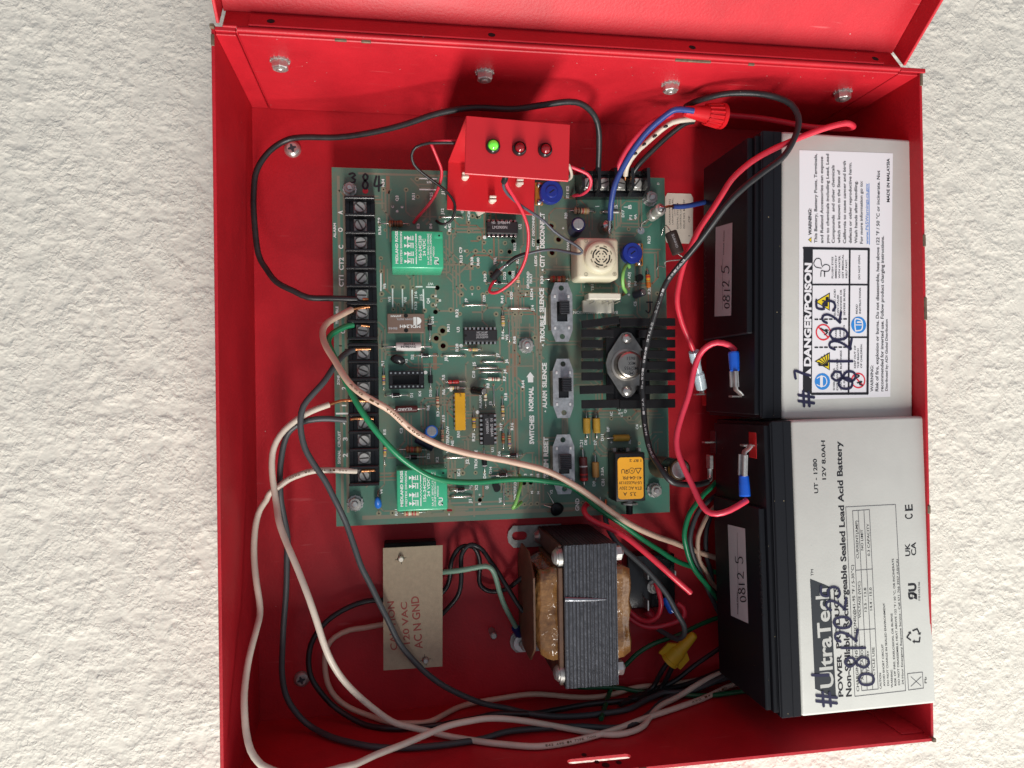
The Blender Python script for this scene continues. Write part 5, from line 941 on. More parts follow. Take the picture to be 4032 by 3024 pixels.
def line(mb, a, b, w, pl, m, lift=.09):
    A, Bq = on(*a, pl), on(*b, pl); mb.ribbon([A + np.array(pl[1]) * lift, Bq + np.array(pl[1]) * lift], w, m, pl[1])
def dashed(mb, a, b, n, w, pl, m):
    for i in range(n): t0, t1 = i / n, (i + .55) / n; line(mb, (a[0] + (b[0] - a[0]) * t0, a[1] + (b[1] - a[1]) * t0), (a[0] + (b[0] - a[0]) * t1, a[1] + (b[1] - a[1]) * t1), w, pl, m)
# ---- the danger label (it is read with the box upright: up the picture)
lab = MB(); flat(lab, [q1(1100, 385), q1(1840, 410), q2(1820, 1130), q2(1095, 1155)][::-1], F1, PAPER, .12); dl = lab.build('danger_label', b1); dl['label'] = 'white danger and warning label'
PL1 = (F1[0] + F1[1] * .14, F1[1]); t = MB()
flat(t, [q1(1132, 1160), q1(1208, 1162), q2(1200, 1112), q2(1128, 1090)][::-1], PL1, INK, .02)
textp(t, 'DANGER/POISON', q2(1190, 890), q2(1196, 72), 29, PL1, PAPER, .045, .06)
tri_ = [q2(1140, 945), q2(1192, 985), q2(1192, 905)]; flat(t, tri_, PL1, PAPER, .06)
for a, b, w in ((q1(1500, 1165), q2(1490, 1110), 1.0), (q1(1650, 1168), q2(1640, 1105), 1.3), (q1(1208, 1162), q1(1650, 1168), 1.3), (q2(1200, 1108), q2(1640, 1105), 1.3), (q1(1135, 1160), q1(1208, 1160), 1.2), (q2(1205, 243), q2(1495, 243), .9), (q2(1495, 243), q2(1645, 244), .9), (q2(1490, 660), q2(1645, 660), .9)): line(t, a, b, w, PL1, INK)
dashed(t, q2(1225, 518), q2(1490, 515), 7, .8, PL1, INK); dashed(t, q2(1225, 740), q2(1490, 738), 7, .8, PL1, INK)
for s, x, y0, y1, h, qf in (('FLUSH EYES', 1370, 1400, 1230, 8, q1), ('IMMEDIATELY', 1397, 1400, 1217, 8, q1), ('WITH WATER.', 1425, 1400, 1220, 8, q1), ('GET MEDICAL', 1452, 1400, 1212, 8, q1), ('HELP FAST.', 1480, 1398, 1247, 8, q1), ('DO NOT OPEN.', 1582, 1408, 1213, 8, q1),
    ('SULFURIC ACID', 1388, 490, 280, 8, q2), ('CAN CAUSE', 1413, 490, 325, 8, q2), ('BLINDNESS OR', 1437, 487, 283, 8, q2), ('SEVERE BURNS.', 1464, 487, 270, 8, q2), ('READ', 1562, 475, 400, 8, q2), ('INSTRUCTIONS.', 1588, 472, 265, 8, q2), ('KEEP OUT OF', 1548, 905, 725, 8, q2), ('THE REACH', 1573, 905, 750, 8, q2), ('OF CHILDREN.', 1598, 903, 712, 8, q2),
    ('NO', 1365, 705, 660, 7, q2), ('- SPARKS', 1397, 705, 585, 7, q2), ('- FLAMES', 1430, 705, 585, 7, q2), ('- SMOKING', 1460, 705, 565, 7, q2), ('SHIELD EYES.', 1382, 1080, 900, 8, q2), ('EXPLOSIVE GASES', 1408, 1080, 830, 8, q2), ('CAN CAUSE BLINDNESS', 1437, 1080, 765, 8, q2), ('OR INJURY.', 1463, 1078, 920, 8, q2),
    ('WARNING:', 1686, 1090, 882, 13, q2), ('Distributed by: ADI Global Distribution', 1800, 1085, 518, 11, q2)): textp(t, s, qf(x, y0), qf(x, y1), h, PL1, INK, .012)
textp(t, 'WARNING:', q1(1198, 1058), q1(1196, 848), 14, PL1, INK, .03)
for s, x, y0, y1 in (('This Battery, Battery Posts, Terminals,', 1242, 1120, 415), ('and Related Accessories can expose', 1290, 1122, 437), ('you to chemicals including Lead, Lead', 1336, 1124, 415), ('Compounds  and other chemicals', 1380, 1122, 505), ('which are known to the State of', 1425, 1122, 543), ('California to cause cancer and birth', 1470, 1124, 472), ('defects or other reproductive harm.', 1515, 1122, 482), ('Wash hands after handling.', 1560, 1124, 628), ('For more information go to:', 1603, 1126, 630)):
    textp(t, s, q1(x, y0), q1(x - 2, y1), 13, PL1, INK, .014)
textp(t, 'www.P65Warnings.ca.gov', q1(1648, 1130), q1(1645, 650), 13, PL1, BLUEINK, .006); line(t, q1(1655, 1130), q1(1652, 650), .4, PL1, BLUEINK)
textp(t, 'Risk of fire, explosion or burns. Do not disassemble, heat above 122 \u00b0F / 50 \u00b0C or incinerate. Not', q2(1726, 1088), q1(1738, 547), 14, PL1, INK, .014); textp(t, 'recommended for inverted use. Follow product charging instructions.', q2(1766, 1088), q1(1770, 1065), 14, PL1, INK, .014); textp(t, 'MADE IN MALAYSIA', q1(1815, 797), q1(1815, 452), 13, PL1, INK, .02)
t.build('lettering', dl); t = MB()
def pict(c, r, m): t.disc(on(*c, PL1) + PL1[1] * .07, r, m, 26, PL1[1])
pict(q2(1283, 1010), 4.4, SBLUE); pict(q2(1570, 562), 4.4, SBLUE)
for c, r in ((q2(1290, 620), 4.4), (q2(1567, 1002), 4.2)):
    p = on(*c, PL1); t.disc(p + PL1[1] * .07, r, SRED, 28, PL1[1], r_in=r * .82); t.ribbon([p + PL1[1] * .10 + np.array([-r, r, 0]) * .62, p + PL1[1] * .10 + np.array([r, -r, 0]) * .62], .8, SRED, PL1[1])
for c, s in ((q2(1290, 850), 1), (q2(1290, 378), 1)):
    flat(t, [(c[0] - 34, c[1]), (c[0] + 26, c[1] + 36), (c[0] + 26, c[1] - 36)], PL1, INK, .06); flat(t, [(c[0] - 27, c[1]), (c[0] + 22, c[1] + 30), (c[0] + 22, c[1] - 30)], PL1, YEL, .09)
flat(t, [q1(1170, 1095), q1(1197, 1118), q1(1197, 1072)], PL1, INK, .06); flat(t, [q1(1176, 1095), q1(1194, 1111), q1(1194, 1079)], PL1, YEL, .09)
c = q2(1312, 900)
for a_ in range(-3, 4): line(t, q2(1325, 885), (q2(1325, 885)[0] - 38 * math.cos(a_ * .33 - .55), q2(1325, 885)[1] - 24 + 24 * math.sin(a_ * .45)), .5, PL1, INK, .12)
for x, y, w_, h_ in ((1312, 400, 28, 34), (1290, 370, 20, 10), (1320, 360, 24, 40)): flat(t, [q2(x - w_ / 2, y - h_ / 2), q2(x - w_ / 2, y + h_ / 2), q2(x + w_ / 2, y + h_ / 2), q2(x + w_ / 2, y - h_ / 2)], PL1, INK, .12)
# face with goggles, open book, hand under a tap, and the crossed-out flame and child, as plain line drawings
def pline(pts, qf, w, m, lift=.12):
    q = spline([(p[0], p[1], 0) for p in pts], 8.) if len(pts) > 2 else pts
    t.ribbon([on(*qf(p[0], p[1]), PL1) + PL1[1] * lift for p in q], w, m, PL1[1])
pline([(1240, 1035), (1262, 1045), (1300, 1045), (1318, 1010), (1300, 972), (1262, 972), (1240, 985)], q2, .5, PAPER); pline([(1275, 1045), (1275, 972)], q2, 1.6, PAPER)
pline([(1545, 610), (1590, 600), (1600, 562), (1590, 525), (1545, 515), (1540, 562), (1545, 610)], q2, .7, PAPER); pline([(1540, 562), (1600, 562)], q2, .5, PAPER); pline([(1560, 540), (1590, 540)], q2, .8, PAPER)
pline([(1275, 1320), (1230, 1310), (1215, 1280), (1235, 1245), (1268, 1250), (1275, 1290), (1285, 1310)], q1, .45, INK); pline([(1270, 1385), (1275, 1340), (1300, 1345), (1335, 1340), (1340, 1305), (1310, 1290), (1290, 1300)], q1, .45, INK); pline([(1300, 1385), (1300, 1345)], q1, .6, INK)
pline([(1300, 640), (1325, 620), (1305, 600), (1330, 605)], q2, .6, INK); pline([(1270, 590), (1320, 620)], q2, .7, INK); pline([(1545, 985), (1575, 965), (1550, 955)], q2, .8, INK); pline([(1600, 1040), (1575, 1030), (1595, 1010), (1560, 1020)], q2, .8, INK)
t.build('pictogram', dl)
hw_ = MB(); HP = (F1[0] + F1[1] * .16, F1[1])
hand(hw_, '#', q2(1215, 1205), (0, -115 / 2.011), (-120 / 2.011, 0), HP, 1.5, NAVY, .2); hand(hw_, '7', q2(1185, 990), (0, -75 / 2.011), (-125 / 2.011, 0), HP, 1.4, NAVY, .2)
for ch, x, y, w_, h_ in (('0', 1520, 1080, 110, 110), ('8', 1545, 1030, 130, 190), ('1', 1520, 880, 60, 190), ('2', 1515, 770, 110, 180), ('0', 1480, 690, 110, 140), ('2', 1430, 560, 110, 150), ('5', 1385, 460, 110, 150)): hand(hw_, ch, q2(x, y), (0, -w_ / 2.011), (-h_ / 2.011, 0), HP, 1.3, NAVY, .2)
hw_.build('handwriting', b1)
# ---- the printing on the other battery
t = MB()
wm = [q4(1185, 158), q4(1345, 222), q4(1392, 1105), q4(1225, 1030)]; flat(t, wm[::-1], F2, mat('print_charcoal', (.03, .035, .04), .45), .05)
textp(t, 'UltraTech', q4(1370, 1015), q4(1328, 232), 58, F2, BATT, .022, .10)
for s, a, b, h, bo in (('TM', q4(1212, 138), q4(1212, 84), 12, 0), ('POWER  PRODUCTS', q4(1448, 1092), q4(1408, 222), 21, .035), ('Non-Spillable Rechargeable Sealed Lead Acid Battery', q4(1515, 1090), q3(1432, 275), 25, .028), ('UT - 1280', q3(1250, 688), q3(1238, 415), 17, .022), ('12V 8.0AH', q3(1312, 580), q3(1303, 270), 17, .022),
    ('CHARGING INSTRUCTIONS(@41-95 \u00b0F / 5-35\u00b0C)', q4(1575, 1050), q3(1530, 1255), 12, .008), ('APPLICATION', q4(1610, 960), q4(1605, 690), 11, .006), ('VOLTAGE (VDC)', q4(1588, 470), q4(1583, 180), 11, .006), ('CURRENT(AMP)', q3(1572, 1205), q3(1562, 905), 11, .006), ('STANDBY', q4(1655, 915), q4(1652, 725), 11, .006), ('13.5 - 13.8', q4(1635, 418), q4(1630, 230), 11, .006), ('NO LIMIT', q3(1608, 1140), q3(1604, 975), 11, .006), ('CYCLE USE', q4(1700, 925), q4(1695, 700), 11, .006), ('14.4 - 15.0', q4(1678, 408), q4(1673, 228), 11, .006), ('0.3 CAPACITY', q3(1660, 1185), q3(1652, 928), 11, .006),
    ('CAUTION', q4(1752, 1030), q4(1748, 905), 9, .008), ('AVOID SHORT CIRCUIT', q4(1782, 1010), q4(1765, 675), 9, .008), ('DO NOT CHARGE IN SEALED ENVIRONMENT', q4(1812, 1005), q4(1778, 350), 9, .008), ('WARNING', q4(1842, 1020), q4(1838, 880), 9, .008), ('RISK OF FIRE, EXPLOSION, OR BURNS', q4(1870, 1005), q4(1838, 433), 9, .008), ('DO NOT DISASSEMBLE, HEAT ABOVE 122 \u00b0F / 50 \u00b0C, OR INCINERATE', q4(1898, 1000), q3(1848, 1205), 9, .008), ('24-Hour Emergency Response Service - Call 571 766 3957 (US/CA)', q4(1928, 995), q3(1882, 1210), 9, .008),
    ('UK', q3(1978, 1185), q3(1975, 1085), 22, .022), ('CA', q3(2025, 1180), q3(2022, 1075), 22, .022), ('C', q3(1998, 890), q3(1995, 850), 34, .022), ('E', q3(1998, 825), q3(1995, 775), 34, .022), ('MH45246', q4(2058, 330), q4(2055, 183), 9, .0), ('Pb', q4(2110, 985), q4(2108, 935), 11, .0), ('\u042fU', q4(2030, 325), q4(2022, 190), 34, .05)): textp(t, s, a, b, h, F2, INK, bo)
for a, b in ((q4(1540, 1090), q3(1468, 797)), (q3(1468, 797), q3(1862, 777)), (q3(1862, 777), q4(1942, 1045)), (q4(1942, 1045), q4(1540, 1090)), (q4(1595, 1045), q3(1522, 827)), (q3(1522, 827), q3(1655, 818)), (q3(1655, 818), q4(1725, 1032)), (q4(1725, 1032), q4(1595, 1045)), (q4(1638, 1040), q3(1566, 823)), (q4(1682, 1036), q3(1612, 820)), (q4(1570, 565), q4(1700, 555)), (q4(1545, 92), q4(1680, 82)), (q4(1958, 910), q4(2075, 898)), (q4(2075, 898), q4(2083, 1025)), (q4(2083, 1025), q4(1965, 1040)), (q4(1965, 1040), q4(1958, 910)), (q4(1985, 935), q4(2062, 1005)), (q4(1985, 1010), q4(2065, 935))): line(t, a, b, .32, F2, mat('print_grey', (.10, .10, .11), .5))
rc_ = q4(2012, 612)                                   # the recycling mark: three folded arrows chasing round
for i in range(3):
    g = [2 * math.pi * (i + f_) / 3 + .25 for f_ in (0, .30, .62)]; v_ = [(rc_[0] + r_ * math.cos(a_), rc_[1] + r_ * math.sin(a_)) for a_, r_ in zip(g, (22, 30, 22))]
    line(t, v_[0], v_[1], .8, F2, INK); line(t, v_[1], v_[2], .8, F2, INK, .1)
    dx_, dy_ = v_[2][0] - v_[1][0], v_[2][1] - v_[1][1]; L_ = math.hypot(dx_, dy_); dx_ /= L_; dy_ /= L_
    flat(t, [(v_[2][0] + dx_ * 9, v_[2][1] + dy_ * 9), (v_[2][0] - dy_ * 8, v_[2][1] + dx_ * 8), (v_[2][0] + dy_ * 8, v_[2][1] - dx_ * 8)], F2, INK, .11)
t.build('lettering', b2); hw_ = MB()
hand(hw_, '#', q4(1395, 1165), (0, -110 / 2.011), (-160 / 2.011, 0), F2, 1.5, NAVY, .3); hand(hw_, '1', q4(1330, 960), (0, -80 / 2.011), (-130 / 2.011, 0), F2, 1.5, NAVY, .3)
for ch, x, y, w_, h_ in (('0', 1690, 1010, 110, 120), ('8', 1650, 880, 130, 190), ('1', 1620, 740, 70, 190), ('2', 1560, 670, 120, 180), ('0', 1510, 560, 110, 140), ('2', 1470, 420, 120, 160), ('5', 1420, 320, 120, 150)): hand(hw_, ch, q4(x, y), (0, -w_ / 2.011), (-h_ / 2.011, 0), F2, 1.3, NAVY, .3)
hw_.build('handwriting', b2)
# ---- date stickers on the lids
def date_sticker(B, parent, pts, chars, line_, small):
    pl = tplane(B, -.66); m = MB(); flat(m, pts[::-1], pl, STICK, .08); o = m.build('date_sticker', parent); t = MB(); P2 = (pl[0] + np.array(pl[1]) * .1, pl[1])
    for ch, p, ex, ey in chars: hand(t, ch, p, ex, ey, P2, .75, INK, .06)
    line(t, *line_, .25, P2, INK, .05); textp(t, 'Install Date:', *small, 9, P2, INK, .02); t.build('lettering', o)
date_sticker(B1, b1, [q1(440, 995), q1(572, 958), q2(562, 488), q2(430, 495)], [(c_, q2(x, y), (0, -w / 2.011), (-h / 2.011, 0)) for c_, x, y, w, h in (('0', 548, 432, 44, 40), ('8', 550, 385, 70, 55), ('1', 552, 300, 24, 45), ('2', 545, 262, 55, 55), ('5', 545, 160, 75, 60))], (q2(492, 440), q2(495, 40)), (q1(508, 1018), q1(505, 1210))[::-1])
date_sticker(B2, b2, [q3(535, 935), q3(672, 968), q4(698, 512), q4(560, 450)], [(c_, q4(x, y), (0, -w / 2.011), (-h / 2.011, 0)) for c_, x, y, w, h in (('0', 680, 345, 50, 48), ('8', 672, 290, 70, 55), ('1', 668, 215, 24, 45), ('2', 660, 165, 65, 50), ('5', 655, 45, 70, 60))], (q3(610, 1000), q3(618, 1600)), (q4(618, 440), q4(612, 262)))
t = MB(); pl = tplane(B2, -.66); textp(t, '110226MW', q4(820, 455), q3(798, 1140), 22, pl, mat('moulded_black', (.035, .035, .038), .45), 0); t.build('moulded_code', lid2)
t = MB(); pl = tplane(B1, -.66); textp(t, '110226MW', q2(365, 390), q1(365, 1150), 22, pl, MATS['moulded_black'], 0); t.build('moulded_code', lid1)
# ---- terminals: coloured pads with an upright steel blade
def terminal(B, parent, u, v, padm, label, wpx=45, lpx=100, blade=True):
    x = (B @ Vector((2.2, 75, 30)))[0]; p = atx(u, v, x); m = MB(); m.box(p + (-.5, -lpx / 14.5, -4.2), p + (.5, lpx / 14.5, 4.2), padm, .3); o = m.build('terminal', parent); o['label'] = label
    if blade: MB().box(p + (-6.5, -.45, -2.4), p + (-.4, .45, 2.4), STEEL, .15).build('blade', o)
    return p
pA = terminal(B1, b1, 2776, 1552, TERMRED, 'red pad of the terminal'); pBk = terminal(B1, b1, 2920, 1560, BLKS, 'black pad of the terminal')
pC = terminal(B2, b2, 2966, 1752, TERMRED, 'red pad of the terminal'); pD = terminal(B2, b2, 2810, 1740, BLKS, 'black pad of the terminal')

# ================================================================== transformer
tf = thing('transformer', 'iron-core transformer with amber wrapped coil bolted to the box back', 'transformer')
X0, X1, Y0, Y1, ZT = 164.2, 192.8, 30.0, 104.6, 62.
m = MB(); n = 44; LAM = mat('core_lamination', (.095, .10, .115), .40, metal=.6, var=.45, vscale=300, bump=.4, bscale=900); LAM2 = mat('core_lamination_dark', (.035, .035, .04), .5, metal=.5)
for i in range(n):
    x0 = X0 + (X1 - X0) * i / n; w_ = (X1 - X0) / n; dz = rng.uniform(-.45, .15); dy = rng.uniform(-.2, .15)
    m.box((x0 + .04, Y0 - dy, 5), (x0 + w_ - .06, Y1 + dy, ZT + dz), LAM if i % 3 else LAM2)
m.box((X0 + .1, Y0 + .6, 4), (X1 - .1, Y1 - .6, ZT - .6), LAM2); core = m.build('core', tf); core['label'] = 'laminated iron core'
m = MB(); yc = Y0 + (Y1 - Y0) * .615; WM = mat('weld_bead', (.26, .27, .29), .32, metal=.9, bump=.4, bscale=500); m.tube([(X0 + .2, yc + .8, ZT - .5), (X0 + 8, yc + .2, ZT - .5), (X0 + 16, yc - .3, ZT - .45), (X0 + 22.5, yc - .6, ZT - .3)], [1.5, 1.3, 1.05, .4], WM, 10); m.build('weld_bead', core)
# coil: wrapped bundle through the core window, with paper cheeks
TAPE = mat('amber_tape', (.28, .145, .050), .14, var=.75, vscale=60, bump=.8, bscale=130, bdist=.0030, coat=.8, var2=(.10, .040, .012)); FISH = mat('fish_paper', (.13, .062, .032), .6, var=.45, vscale=70, bump=.3, bscale=200)
def coil(x0, x1, y0, y1, z0, z1, seed, name):
    """half of the taped winding: a bevelled block with a crinkled, creased skin"""
    bm = bmesh.new(); bmesh.ops.create_cube(bm, size=1); lo, hi = min(x0, x1), max(x0, x1); out = 1 if x1 > x0 else -1
    for v in bm.verts: v.co = Vector((lo + (v.co.x + .5) * (hi - lo), y0 + (v.co.y + .5) * (y1 - y0), z0 + (v.co.z + .5) * (z1 - z0)))
    bmesh.ops.bevel(bm, geom=[e for e in bm.edges if all((v.co.x - (lo + hi) / 2) * out > 0 for v in e.verts)], offset=(hi - lo) * .62, segments=2, affect='EDGES', profile=.5)
    bmesh.ops.triangulate(bm, faces=bm.faces[:]); bmesh.ops.subdivide_edges(bm, edges=bm.edges[:], cuts=7, use_grid_fill=True)
    bm.normal_update()
    for v in bm.verts:
        a_ = float(vnoise(np.array([v.co.y * 1.7 + v.co.x]), np.array([v.co.z * .45 + v.co.x * .8]), 13., seed)[0]); b_ = float(vnoise(np.array([v.co.y + 40]), np.array([v.co.z + v.co.x]), 3.2, seed + 1)[0])
        v.co += v.normal * ((1 - abs(2 * a_ - 1)) * 1.8 + b_ * .35 - 1.0)
    m = MB(); m.bm(bm, TAPE, True); return m.build(name, tf)
coil(X0 - .2, X0 - 13.5, 43.5, 91, 10, 56, 31, 'coil'); coil(X1 + .2, X1 + 10, 43.5, 91, 12, 58, 41, 'coil')
m = MB(); m.plate([(48, 6), (88, 6), (97, 18), (97, 40), (86, 55), (48, 55), (38, 42), (38, 18)], [], 0, 1.0, FISH, Matrix(((0, 0, 1, X0 - 14.6), (1, 0, 0, 0), (0, 1, 0, -3), (0, 0, 0, 1)))); m.build('paper_cheek', tf)
m = MB(); m.box((X0 - 2.6, Y0 + 5, 6), (X0 - .1, Y1 - 12, ZT - 2.5), FISH, .4); m.build('paper_liner', tf)
# frame straps, bolts and feet
FR = mat('frame_strap', (.12, .07, .05), .5, metal=.5, var=.4, vscale=150)
for y0_, y1_ in ((Y1 - 10, Y1 - .4), (Y0 + .4, Y0 + 9)): MB().box((X0 - 2.2, y0_, 3), (X0 - .1, y1_, ZT - 4), FR, .3).build('end_strap', tf)
for u, v, zz in ((2188, 2193, 56), (2196, 2650, 56)):
    p = at(u, v, zz); m = MB(); c = np.array([X0 - .1, p[1], zz]); m.lathe(c, c + (-2.3, 0, 0), [(0, 5.2), (1, 5.2)], DULL, 22); m.lathe(c + (-2.2, 0, 0), c + (-5.2, 0, 0), [(0, 4.3), (.3, 4.2), (.75, 3.0), (1, .8)], DULL, 20); m.build('bolt_head', tf)
    nut((X1 + .1, p[1] + .6, zz), (1, 0, 0), 4.3, 4.2, 'bolt_nut', tf, teeth=False)
for u0, v0, u1, v1, us, vs in ((1998, 2072, 2122, 2152, 2046, 2110), (2008, 2486, 2122, 2563, 2054, 2530)):
    a, b = at(u0, v0, 1.6), at(u1, v1, 1.6); c = at(us, vs, 1.6); x0, x1, y0, y1 = a[0], b[0], b[1], a[1]; r_ = 5
    m = MB(); m.plate([(x1 + 14, y0), (x1 + 14, y1), (x0 + 3.5, y1), (x0 + .6, y1 - 3.2), (x0, (y0 + y1) / 2), (x0 + .6, y0 + 3.2), (x0 + 3.5, y0)], [slot(c[0], c[1], 4.2, 2.6)], .05, 1.6, DULL); m.build('mounting_foot', tf)
p = at(2113, 2113, 6); MB().lathe((p[0] + 4, p[1], 5.5), (p[0] - 1.4, p[1], 5.5), [(0, 4.3), (.6, 4.2), (1, 2.4)], STEEL, 18).build('foot_rivet', tf)
p = at(2054, 2530, 4); nut((p[0], p[1], 1.65), (0, 0, 1), 4.4, 3.4, 'foot_nut', tf, teeth=False); MB().lathe((p[0], p[1], 1.7), (p[0] + .3, p[1] - .2, 13), [(0, 1.9), (.96, 1.9), (1, 1.5)], DULL, 12).build('foot_stud', tf)

# ================================================================== fibre card
cq = [at(u, v, 28.) for u, v in ((1508, 2158.5), (1743, 2147), (1742, 2624), (1510, 2640))]
cd_ = thing('caution_card', 'tan fibre card printed CAUTION 120 VAC on two posts', 'card')
hc = [circ(at(u, v, 28)[0], at(u, v, 28)[1], 1.9, 14) for u, v in ((1578, 2200), (1675, 2598))]
m = MB(); m.plate([(p[0], p[1]) for p in cq], hc, 27.2, 28., CARD); cs = m.build('card', cd_)
for u, v in ((1578, 2200), (1675, 2598)):
    p = at(u, v, 28); m = MB(); m.lathe((p[0] - .2, p[1] - .3, .02), (p[0] + .1, p[1], 30.5), [(0, 1.55), (.9, 1.55), (.97, 1.45), (1, 1.1)], IVORY if v < 2300 else DULL, 14); m.build('post', cd_)
    m = MB()
    for a_ in range(4): t_ = a_ * math.pi / 2 + .15; m.box((1.7, -.14, 0), (3.1, .14, .05), HOLE, 0, Matrix.Translation((p[0], p[1], 28.0)) @ Matrix.Rotation(t_, 4, 'Z'))
    m.build('star_cut', cs)
t = MB(); CP = zpl(28.02)
def qc(x, y): return (900 + x / 2.212, 2050 + y / 2.212)
for s, a, b, h in (('CAUTION', qc(1470, 1125), qc(1440, 700), 27), ('120 VAC', qc(1580, 1072), qc(1552, 705), 25), ('AC N GND', qc(1690, 1112), qc(1655, 655), 32)): textp(t, s, a, b, h, CP, REDINK, .016)
t.build('lettering', cs)
m = MB(); a, b = at(1512, 2140, 10), at(1728, 2160, 10); tb = thing('terminal_strip', 'black terminal strip on the box back, hidden under the tan card', 'terminal strip'); m.box((a[0], b[1] - 46, .05), (b[0] - 1.5, a[1], 10), BLKM, .5); m.build('housing', tb); m = MB()
for i in range(3):
    yy = b[1] - 8 - i * 13; m.lathe(((a[0] + b[0]) / 2, yy, 9.9), ((a[0] + b[0]) / 2, yy, 12), [(0, 3), (1, 2.4)], DULL, 16)
m.build('screw', tb)

# ================================================================== bridge rectifier
rc = thing('rectifier', 'black square bridge rectifier block beside the transformer', 'rectifier')
a, b = at(2470, 2190, 12), at(2660, 2388, 12); m = MB(); m.box((a[0], b[1], .05), (b[0], a[1], 12), BLKS, .8, None, 2); m.build('block', rc); p = at(2575, 2312, 13); nut((p[0], p[1], 12), (0, 0, 1), 3.6, 3.4, 'nut', rc, teeth=False)
m = MB()
for u, v in ((2535, 2250), (2640, 2255), (2535, 2370), (2630, 2372)): q = at(u, v, 12); m.box(q - (.45, 3, .1), q + (.45, 3, 8), STEEL, .1)
m.build('spade_tab', rc)

# ================================================================== wires
GRP = {}
def wire(label, col, r, path, bare0=0., bare1=0., group=None, pts=None, lug=None, name='wire'):
    """one insulated conductor; bare0 / bare1 = mm of bare copper at its start / end"""
    P = pts if pts is not None else px(path, r); q = spline(P, 3.); acc = [0.]
    for a, b in zip(q, q[1:]): acc.append(acc[-1] + np.linalg.norm(b - a))
    Lt = acc[-1]; ins = [p for p, s in zip(q, acc) if bare0 <= s <= Lt - bare1]; m = MB()
    # a wire is never quite round or straight
    ph_ = rng.uniform(0, 6); ins = [p + np.array([math.sin(i * .23 + ph_), math.cos(i * .19 + ph_), 0]) * .16 + np.array([math.sin(i * .71 + 2 * ph_), math.sin(i * .57 + ph_), 0]) * .07 for i, p in enumerate(ins)]
    m.tube(ins, r, INS[col], 12)
    if not (bare0 or bare1 or lug): o = m.build(name); tag(o, label, 'wire', group); return o, q
    o = thing(name, label, 'wire', group); m.build('insulation', o)
    for e, b in ((0, bare0), (1, bare1)):
        if not b: continue
        seg = [p for p, s in zip(q, acc) if (s <= bare0 + 1.5 if e == 0 else s >= Lt - bare1 - 1.5)]
        if len(seg) > 1: MB().tube(seg, r * .52, COPP, 8).build('conductor', o)
    return o, q
def printing(parent, q, r, s, t0, t1, h, m, side=1):
    """small print along a wire, on the side that looks out of the box"""
    acc = [0.]
    for a, b in zip(q, q[1:]): acc.append(acc[-1] + np.linalg.norm(b - a))
    n = len(s); t = MB(); Q = np.array(q)
    for i, ch in enumerate(s):
        if ch == ' ': continue
        x = acc[-1] * (t0 + (t1 - t0) * i / n); w = abs(acc[-1] * (t1 - t0) / n) * .8
        p = np.array([np.interp(x, acc, Q[:, j]) for j in range(3)]); p2 = np.array([np.interp(min(x + 1.5, acc[-1]), acc, Q[:, j]) for j in range(3)]); d = p2 - p; d /= np.linalg.norm(d)
        if t1 < t0: d = -d
        n_ = np.array([CAM[0] - p[0], CAM[1] - p[1], CAM[2] - p[2]]); n_ -= d * n_.dot(d); n_ /= np.linalg.norm(n_); up_ = np.cross(n_, d)
        c = p + n_ * (r + .05) - up_ * h / 2; text3(t, ch, c, c + d * w, h, n_, m, .02, .02)
    t.build('wire_print', parent)
G1 = 'field wires looping to the screw terminals'
wire('long black wire arching over the top left to the upper terminal strip', 'black', 1.62, '1450,1180,30 1360,1176,32 1290,1173,33 1213,1170,33 1159,1146,32 1091,1111,30 1050,1060,27 1018,1000,25 1000,870,23 999,750,22 1011,669,21 1060,597,20 1123,553,20 1187,540,22 1322,540,26 1458,524,33 1594,490,42 1729,446,52 1858,423,58 2016,429,60 2129,414,62 2242,402,63 2301,416,60 2342,457,54 2358,511,48 2360,588,41 2356,669,34 2357,716,31', 4, 5, G1)
o, q = wire('tan wire crossing the whole board diagonally, above the green wire', 'tan', 1.68, '1455,1208,29 1395,1216,30 1373,1224,33 1335,1243,37 1292,1266,41 1272,1293,45 1272,1326,49 1287,1366,54 1322,1423,60 1348,1468,64 1387,1520,68 1436,1560,70 1491,1592,69 1540,1622,67 1599,1675,64 1654,1716,61 1736,1754,57 1833,1781,53 1931,1802,50 1998,1814,48 2098,1838,45 2163,1860,43 2228,1893,42 2293,1932,41 2358,1978,40 2423,2026,38 2488,2066,35 2581,2111,30 2649,2134,25 2687,2150,21 2760,2178,14 2870,2212,8', 9, 0, G1)
printing(o, q, 1.68, 'AWG 14 THHN 600V', .22, .36, 1.0, BROWNINK)
wire('green wire crossing the whole board, under the tan wire', 'green', 1.58, '1455,1284,29 1390,1279,31 1349,1290,34 1308,1312,37 1293,1336,40 1297,1363,43 1322,1413,47 1355,1488,51 1387,1553,54 1420,1611,56 1462,1675,56 1508,1733,55 1566,1792,53 1631,1841,50 1687,1873,48 1752,1891,45 1866,1898,40 1963,1891,37 2016,1887,36 2084,1887,35 2152,1896,34 2228,1909,33 2277,1935,32 2342,1990,31 2407,2036,29 2456,2066,28 2536,2126,24 2603,2171,20 2646,2199,17 2705,2226,13 2790,2246,8 2880,2270,6', 7, 0, G1)
